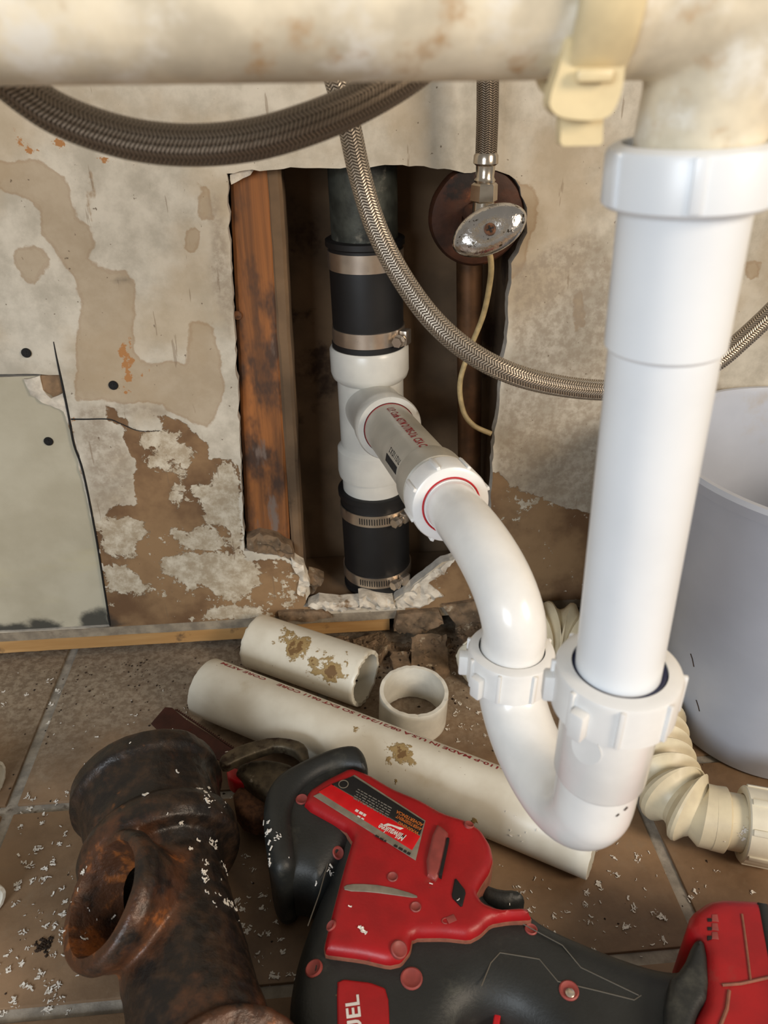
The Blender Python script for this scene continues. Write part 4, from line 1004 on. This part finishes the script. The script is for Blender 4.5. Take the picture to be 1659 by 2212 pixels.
red = [(653, 1740), (664, 1706), (700, 1682), (757, 1654), (800, 1670), (850, 1700), (905, 1722), (958, 1752), (1010, 1768), (1042, 1790), (1062, 1822), (1068, 1852), (1060, 1880), (1043, 1905), (1032, 1925), (1045, 1945), (1078, 1958), (1125, 1955), (1142, 1958), (1152, 1980), (1100, 1983), (1062, 1990), (1040, 2012), (1015, 2025), (960, 2019), (893, 2020), (888, 2048), (868, 2074), (840, 2080), (780, 2066), (702, 2056), (697, 2040), (715, 1968), (738, 1880), (762, 1800)]
def inset(poly, d):
    A = np.array(resample(chaikin(poly, 1, .14), .003)); e = np.roll(A, -1, 0)-np.roll(A, 1, 0); n = np.stack([-e[:, 1], e[:, 0]], 1)/np.maximum(np.hypot(e[:, 0], e[:, 1]), 1e-9)[:, None]
    if sdf(A[:1]+n[:1]*1e-4, A)[0] < 0: n = -n
    return [tuple(p) for p in A+n*d]
edge_geo = pillow(inset(up2(red, .0758), .0003), .05, .0738, .004, 0, .003)
obj('worn_rim', edge_geo, SAWEDGE, saw)
obj('red_shell', pillow(inset(up2(red, .0765), .0009), .048, .079, .007, 0, .003), SAWRED, saw)
ZT = .0792
def flat(name, px, z0, z1, mat, parent, it=0, R=.0006, h=.004, q=.25):
    return obj(name, pillow(up2(px, z1), z0, z1, R, it, h, q=q), mat, parent)
plate = flat('name_plate', [(677, 1719), (766, 1673), (919, 1772), (898, 1858)], .077, ZT+.0004, LABELGREY, saw, R=.0004)
flat('label_band', [(688, 1710), (716, 1694), (908, 1806), (890, 1836)], .078, ZT+.0008, LABELRED, plate, R=.0003)
flat('label_band', [(717, 1693), (763, 1676), (917, 1774), (907, 1803)], .078, ZT+.0008, LABELBLK, plate, R=.0003)
zt = ZT+.0011
def ptext(body, a, b, hg, mat, parent, z=zt, shear=0, name='lettering'):
    return obj(name, plane_text(body, U(*a, z=z), U(*b, z=z), hg, z, shear), mat, parent, smooth=False)
ptext('Milwaukee', (879, 1805), (822, 1778), .0062, LETTER, plate, shear=.3)
sw = [(872, 1789), (862, 1786), (838, 1778), (826, 1782), (846, 1784), (864, 1792)]
flat('lettering_swash', sw, zt-.0002, zt+.0001, LETTER, plate, R=.0001)
def bar(a, b, w_, mat):   # a worn, unreadable line of small print
    A_, B_ = U(*a, z=zt), U(*b, z=zt); d = B_-A_; L_ = d.length; d.normalize(); gs = []; t_ = 0; rr = random.Random(int(a[0]*7+a[1]))
    n_ = Vector((-d.y, d.x, 0))
    while t_ < L_:
        l_ = rr.uniform(.001, .004); gs.append(box(A_+d*(t_+l_/2), (l_, w_, .0002), (d, n_, Vector((0, 0, 1))))); t_ += l_+rr.uniform(.0006, .0014)
    obj('small_print', join(*gs), mat, plate)
bar((790, 1762), (765, 1748), .0022, LETTER); bar((786, 1770), (772, 1762), .0012, LETTER)
ptext('ADVERTENCIA', (915, 1780), (858, 1750), .0028, ORANGE, plate)
ptext('AVERTISSEMENT', (912, 1789), (858, 1760), .0028, ORANGE, plate)
ptext('WARNING', (906, 1798), (862, 1774), .0028, ORANGE, plate)
for k in range(5):
    bar((846-k*2, 1752+k*5-6), (775-k*2, 1712+k*5-6), .0008, SMALLG)
bar((886, 1845), (852, 1826), .0020, GREYPRINT); bar((834, 1818), (812, 1805), .0014, GREYPRINT)
c_ = U(742, 1694, z=zt); obj('round_emblem', lathe([(0, .0034), (.0002, .0034), (.0002, .0042), (0, .0042)], c_, (0, 0, 1), 28, closed=True), LABELGREY, plate)
flat('vent_ridge', [(940, 1775), (958, 1785), (972, 1800), (950, 1905), (914, 1882)], .076, .0825, SAWRED2, saw, 1, .003)['label'] = 'scuffed raised vent ridge'
flat('vent_slot', [(966, 1808), (971, 1810), (954, 1892), (948, 1888)], .077, .0832, DARKGAP, saw, 0, .0002)
flat('lens_window', [(983, 1893), (1007, 1924), (998, 1960), (975, 1936)], .076, .0802, DARKGAP, saw, 1, .0008, q=.12)['label'] = 'small black diamond window'
flat('gouge_mark', [(742, 1912), (770, 1908), (830, 1912), (900, 1932), (902, 1940), (860, 1934), (800, 1926), (745, 1924)], .078, .0796, LABELGREY, saw, 1, .0004)['label'] = 'curved grey gouge in the red shell'
bpy.context.view_layer.update(); dgs = bpy.context.evaluated_depsgraph_get()
for (px, py, r, mt_, zz) in [(652, 1727, .0052, SAWRED2, .0795), (730, 1842, .005, SAWRED2, .068), (678, 2092, .0062, SAWRED2, .0672), (889, 2114, .0075, SAWRED2, .0672), (1013, 1782, .004, SAWRED2, .0795), (848, 1895, .004, SAWRED2, .0795), (898, 1960, .004, SAWRED2, .0795), (862, 2051, .0058, SAWRED2, .0795), (716, 2000, .004, SAWRED2, .0795), (1147, 2008, .0045, SAWRED2, .0665), (1229, 2140, .0066, SAWRED2, .067)]:
    dv = (U(px, py, z=zz)-CAM).normalized(); q_ = U(px, py, z=.11); hit = SC.ray_cast(dgs, q_, dv)
    c_, nv = (hit[1], (hit[2]*.8+Vector((0, 0, .2))).normalized()) if hit[0] else (U(px, py, z=zz), Vector((0, 0, 1)))
    o = obj('screw_boss', lathe([(-.0022, r), (.0002, r*.97), (.0007, r*.84), (.0001, r*.66), (-.0004, r*.4), (-.0004, 0)], c_+nv*.0005, nv, 24), mt_, saw)
    if (px, py) == (1229, 2140): obj('boss_screw', lathe([(-.002, 0), (-.002, .003), (.0015, .003), (.002, .0022), (.002, 0)], c_+Vector((0, -.002, 0)), (0, 0, 1), 16), STEEL, o)
fp = flat('model_panel', [(727, 2120), (742, 2113), (800, 2120), (832, 2132), (840, 2160), (848, 2440), (732, 2440)], .060, .0685, SAWRED, saw, 1, .002, q=.1); fp['label'] = 'lower red panel with raised letters'
ptext('FUEL', (786, 2262), (774, 2148), .0088, LETTER, fp, z=.0688)
trig = [(1032, 1905), (1038, 1908), (1050, 1930), (1080, 1940), (1112, 1940), (1128, 1950), (1132, 1966), (1080, 1975), (1040, 1962), (1026, 1930)]
obj('trigger', pillow(up2(trig, .045), .024, .060, .008, 1, .003), SAWBLK, saw)
flat('trigger_lock', [(1068, 2185), (1084, 2180), (1075, 2240), (1060, 2240)], .02, .05, REDWASH, saw, 0, .001)
# thin moulded lines on the handle
def seam(px, z, r=.0004):
    P = [U(a, b, z=z) for a, b in px]; obj('moulded_line', tube(P, r, 6), SAWLINE, saw)
seam([(1040, 2130), (1060, 2080), (1080, 2058), (1130, 2066), (1165, 2072), (1205, 2120), (1290, 2140), (1370, 2160), (1385, 2150)], .067)
seam([(1130, 1996), (1165, 2015), (1215, 2042), (1255, 2090), (1380, 2150)], .067)
seam([(650, 1757), (690, 1790), (718, 1820)], .0668); seam([(712, 1850), (690, 1930), (665, 2000)], .066)
# padlock mark on the red shell
c_ = U(975, 1985, z=.0793)
obj('padlock_mark', box((c_.x, c_.y, .0792), (.0065, .0050, .0006), (Vector((.9, .3, 0)), Vector((-.3, .9, 0)), Vector((0, 0, 1))), .0002), SAWRED2, saw)
th0 = [c_+Vector((-.0035-.003*math.sin(math.pi*i/8), .002*math.cos(math.pi*i/8)-.001, 0)) for i in range(9)]
obj('padlock_mark', tube(th0, .0004, 6), SAWRED2, saw)
# battery at the right
bz = .082
bat = [(1484, 2010), (1492, 1976), (1530, 1949), (1562, 1944), (1638, 1948), (1760, 1975), (1960, 2030), (2010, 2420), (1500, 2420), (1498, 2210), (1520, 2165), (1520, 2050)]
o = obj('battery_pack', pillow(up2(bat, bz-.006), .004, bz, .009, 1, .004, q=.15), SAWRED, saw); o['label'] = 'red battery pack with three small slots'
cz_ = up2([(1637, 1946), (1660, 1950), (1700, 2100), (1710, 2420), (1690, 2420), (1665, 2100)], bz+.001)
obj('battery_rim', pillow(cz_, .01, bz+.0015, .003, 0), SAWBLK, saw)
strip = [(1498, 2034), (1512, 2024), (1527, 2040), (1534, 2148), (1512, 2180), (1500, 2212), (1490, 2300), (1440, 2300), (1440, 2120), (1478, 2085)]
obj('battery_latch', pillow(up2(strip, .080), .01, .0822, .006, 1, .003), SAWBLK, saw)['label'] = 'black neck where the handle meets the battery'
for k in range(3):
    y_ = 1983+k*19
    flat('battery_slot', [(1528, y_), (1537, y_), (1538, y_+7), (1529, y_+7)], bz-.002, bz+.0006, DARKGAP, saw, R=.0002)
    flat('battery_tick', [(1538, y_-8), (1550, y_-8), (1553, y_+8), (1538, y_+6)], bz-.002, bz+.0005, SAWRED2, saw, R=.0002)
P = [U(a, b, z=bz+.0003) for a, b in [(1603, 1975), (1612, 2040), (1622, 2122)]]; obj('battery_ridge', tube(P, .0008, 8), SAWEDGE, saw)
P = [U(a, b, z=bz+.0003) for a, b in [(1560, 2128), (1600, 2125), (1659, 2112), (1760, 2095)]]; obj('battery_ridge', tube(P, .0010, 8), SAWEDGE, saw)
P = [U(a, b, z=bz+.0003) for a, b in [(1575, 2140), (1570, 2180), (1550, 2230)]]; obj('battery_ridge', tube(P, .0012, 8), SAWEDGE, saw)
# shoe and blade
shoe = [(470, 1640), (500, 1618), (545, 1602), (590, 1592), (640, 1598), (664, 1612), (668, 1640), (655, 1652), (640, 1625), (600, 1612), (560, 1625), (520, 1640), (482, 1660)]
obj('shoe_bracket', pillow(up2(shoe, .058), .050, .060, .003, 1, .003), SHOE, saw)
obj('shoe_block', pillow(up2([(500, 1660), (560, 1640), (625, 1650), (640, 1665), (640, 1690), (590, 1730), (540, 1700)], .042), .012, .046, .006, 1), SHOE, saw)
obj('blade_lever', pillow(up2([(488, 1665), (505, 1658), (545, 1680), (540, 1700), (495, 1690)], .035), .02, .038, .003, 1, .003), REDWASH, saw)
obj('blade_clamp', pillow(up2([(500, 1700), (560, 1690), (590, 1750), (560, 1780), (510, 1760)], .030), .01, .032, .006, 1), RUSTY, saw)
bl = up2([(326, 1562), (356, 1527), (372, 1528), (400, 1552), (500, 1615), (560, 1660), (545, 1690), (470, 1640), (395, 1610), (352, 1588)], .030)
obj('blade', pillow(bl, .0285, .030, .0006, 0, .003), BLADE, saw)
tp0, tp1 = U(378, 1532, z=.030), U(520, 1628, z=.030); d = tp1-tp0; nn = Vector((-d.y, d.x, 0)).normalized(); nn = nn if nn.y > 0 else -nn
V, F = [], []
for k in range(34):
    p = tp0+d*(k/34); q_ = tp0+d*((k+1)/34); m_ = p*.3+q_*.7+nn*.0022; b = len(V)
    for zz in (.0287, .0299): V += [Vector((p.x, p.y, zz)), Vector((q_.x, q_.y, zz)), Vector((m_.x, m_.y, zz))]
    F += [(b, b+2, b+1), (b+3, b+4, b+5), (b, b+1, b+4, b+3), (b+1, b+2, b+5, b+4), (b+2, b, b+3, b+5)]
o = obj('blade_teeth', (V, F), BLADE, saw, smooth=False); o['kind'] = 'stuff'

# ------------------------------------------------------------------ shavings and crumbs
bpy.context.view_layer.update(); dg = bpy.context.evaluated_depsgraph_get()
def surf(px, py):
    d = (U(px, py, y=0)-CAM).normalized(); h = SC.ray_cast(dg, CAM, d); return h[1]-d*.0002
MARK = mk('brown_scratch', (62, 44, 32), .7, var=.1)
for pts_, par, r_ in (([(1492, 1412), (1496, 1424), (1499, 1440)], bkt, .0006), ([(1504, 1512), (1508, 1524), (1511, 1536)], bkt, .0006), ([(1331, 1763), (1337, 1758)], trap, .0005), ([(1348, 1750), (1355, 1743)], trap, .0006)):
    obj('scratch_mark', tube([surf(*q) for q in pts_], r_, 8), MARK, par)
def drop(x, y, z=.135):
    h = SC.ray_cast(dg, Vector((x, y, z)), Vector((0, 0, -1)))
    return (h[1], h[2]) if h[0] else (Vector((x, y, 0)), Vector((0, 0, 1)))
rs = random.Random(11)
zones = [((30, 1700), (160, 2180), 90), ((120, 1560), (300, 1800), 26), ((470, 1900), (620, 2120), 60), ((480, 1700), (560, 1950), 14), ((1080, 1820), (1440, 2060), 90), ((0, 1450), (420, 1640), 26), ((1000, 1480), (1100, 1620), 18),
         ((250, 1640), (480, 2100), 4), ((0, 2020), (260, 2200), 40), ((1440, 1850), (1659, 1960), 12), ((640, 1950), (1000, 2100), 6), ((960, 1450), (1010, 1600), 16), ((560, 1880), (640, 2200), 10)]
V, F = [], []
def flake(p, nr, size):
    a, b, c = frame(nr); th = rs.uniform(0, 6.28); u = a*math.cos(th)+b*math.sin(th); v = c.cross(u); base = len(V)
    k = rs.choice((1, 2, 2, 3)); wd = size*rs.uniform(.2, .55); bend = rs.uniform(-.5, .5)
    for i in range(k+1):
        s = size*(i/k-.5); cc = p+u*s+v*(bend*(s*s)/size*1.4)+c*(.0002+abs(s)*rs.uniform(.1, .5)); w_ = wd*rs.uniform(.5, 1)
        V.extend([cc-v*w_/2, cc+v*w_/2, cc+v*w_/2+c*.0004, cc-v*w_/2+c*.0004])
    for i in range(k):
        o = base+4*i; F.extend([(o+j, o+(j+1) % 4, o+4+(j+1) % 4, o+4+j) for j in range(4)])
    F.extend([(base, base+1, base+2, base+3), (base+4*k+3, base+4*k+2, base+4*k+1, base+4*k)])
for (x0, y0), (x1, y1), n in zones:
    for _ in range(n):
        q = U(rs.uniform(x0, x1), rs.uniform(y0, y1), z=.0)
        if q.y > -.02: continue
        cl = rs.choice((1, 1, 1, 2, 6, 9))
        for _k in range(cl):
            p, nr = drop(q.x+rs.gauss(0, .0012), q.y+rs.gauss(0, .0012)); flake(p, nr, rs.choice((.0010, .0014, .0018, .0026, .0038)))
for (px, py, z) in [(430, 1690, .11), (440, 1700, .11), (425, 1692, .11), (320, 1828, .1), (783, 2010, .079), (788, 2014, .079), (779, 2006, .079), (381, 1665, .11), (442, 1664, .11), (390, 1768, .11), (405, 1810, .11), (424, 1802, .1)]:
    q = U(px, py, z=z); p, nr = drop(q.x, q.y)
    for _k in range(3): flake(p, nr, .0036)
o = obj('plastic_shavings', (V, F), SHAVE, smooth=False); tag(o, 'white plastic sawing shavings scattered over floor, fitting and saw', 'shavings', kind='stuff')
V, F = [], []
for _ in range(520):
    near = rs.random() < .7
    q = Vector((rs.uniform(-.33, .28), -abs(rs.gauss(0, .05))-.012, 0)) if near else Vector((rs.uniform(-.33, .35), rs.uniform(-.42, -.05), 0))
    p, nr = drop(q.x, q.y, .012); r = rs.uniform(.0005, .0016)*(1.5 if near and q.x > 0 else 1); b = len(V)
    for dx_, dy_, dz_ in ((1, 0, 0), (0, 1, 0), (-1, 0, 0), (0, -1, 0), (0, 0, .9), (0, 0, -.2)): V.append(p+Vector((dx_*r*rs.uniform(.6, 1.3), dy_*r*rs.uniform(.6, 1.3), dz_*r)))
    F.extend([(b, b+1, b+4), (b+1, b+2, b+4), (b+2, b+3, b+4), (b+3, b, b+4), (b+1, b, b+5), (b+2, b+1, b+5), (b+3, b+2, b+5), (b, b+3, b+5)])
V0, F0_ = V, F; V, F = [], []
for _ in range(560):
    q = Vector((rs.gauss(.09, .075), -abs(rs.gauss(0, .022))-.004, 0)); p, nr = drop(q.x, q.y, .02); r = rs.choice((.001, .0015, .002, .003, .0045))*rs.uniform(.6, 1.1); b = len(V)
    for dx_, dy_, dz_ in ((1, 0, 0), (0, 1, 0), (-1, 0, 0), (0, -1, 0), (.2, .1, .7), (0, 0, -.2)): V.append(p+Vector((dx_*r*rs.uniform(.5, 1.5), dy_*r*rs.uniform(.5, 1.5), dz_*r*rs.uniform(.6, 1.2))))
    F.extend([(b, b+1, b+4), (b+1, b+2, b+4), (b+2, b+3, b+4), (b+3, b, b+4), (b+1, b, b+5), (b+2, b+1, b+5), (b+3, b+2, b+5), (b, b+3, b+5)])
o = obj('plaster_rubble', (V, F), PLASTERD, smooth=False); tag(o, 'brown plaster rubble heaped under the hole in the wall', 'rubble', kind='stuff')
V, F = V0, F0_
for _ in range(60):
    q = U(95+rs.gauss(0, 9), 2042+rs.gauss(0, 9), z=0); p, nr = drop(q.x, q.y, .012); r = rs.uniform(.0008, .002); b = len(V)
    for dx_, dy_, dz_ in ((1, 0, 0), (0, 1, 0), (-1, 0, 0), (0, -1, 0), (0, 0, .9), (0, 0, -.2)): V.append(p+Vector((dx_, dy_, dz_))*r)
    F.extend([(b, b+1, b+4), (b+1, b+2, b+4), (b+2, b+3, b+4), (b+3, b, b+4), (b+1, b, b+5), (b+2, b+1, b+5), (b+3, b+2, b+5), (b, b+3, b+5)])
o = obj('dirt_crumbs', (V, F), DIRT, smooth=False); tag(o, 'dark crumbs of dirt and plaster scattered along the wall foot', 'dirt', kind='stuff')
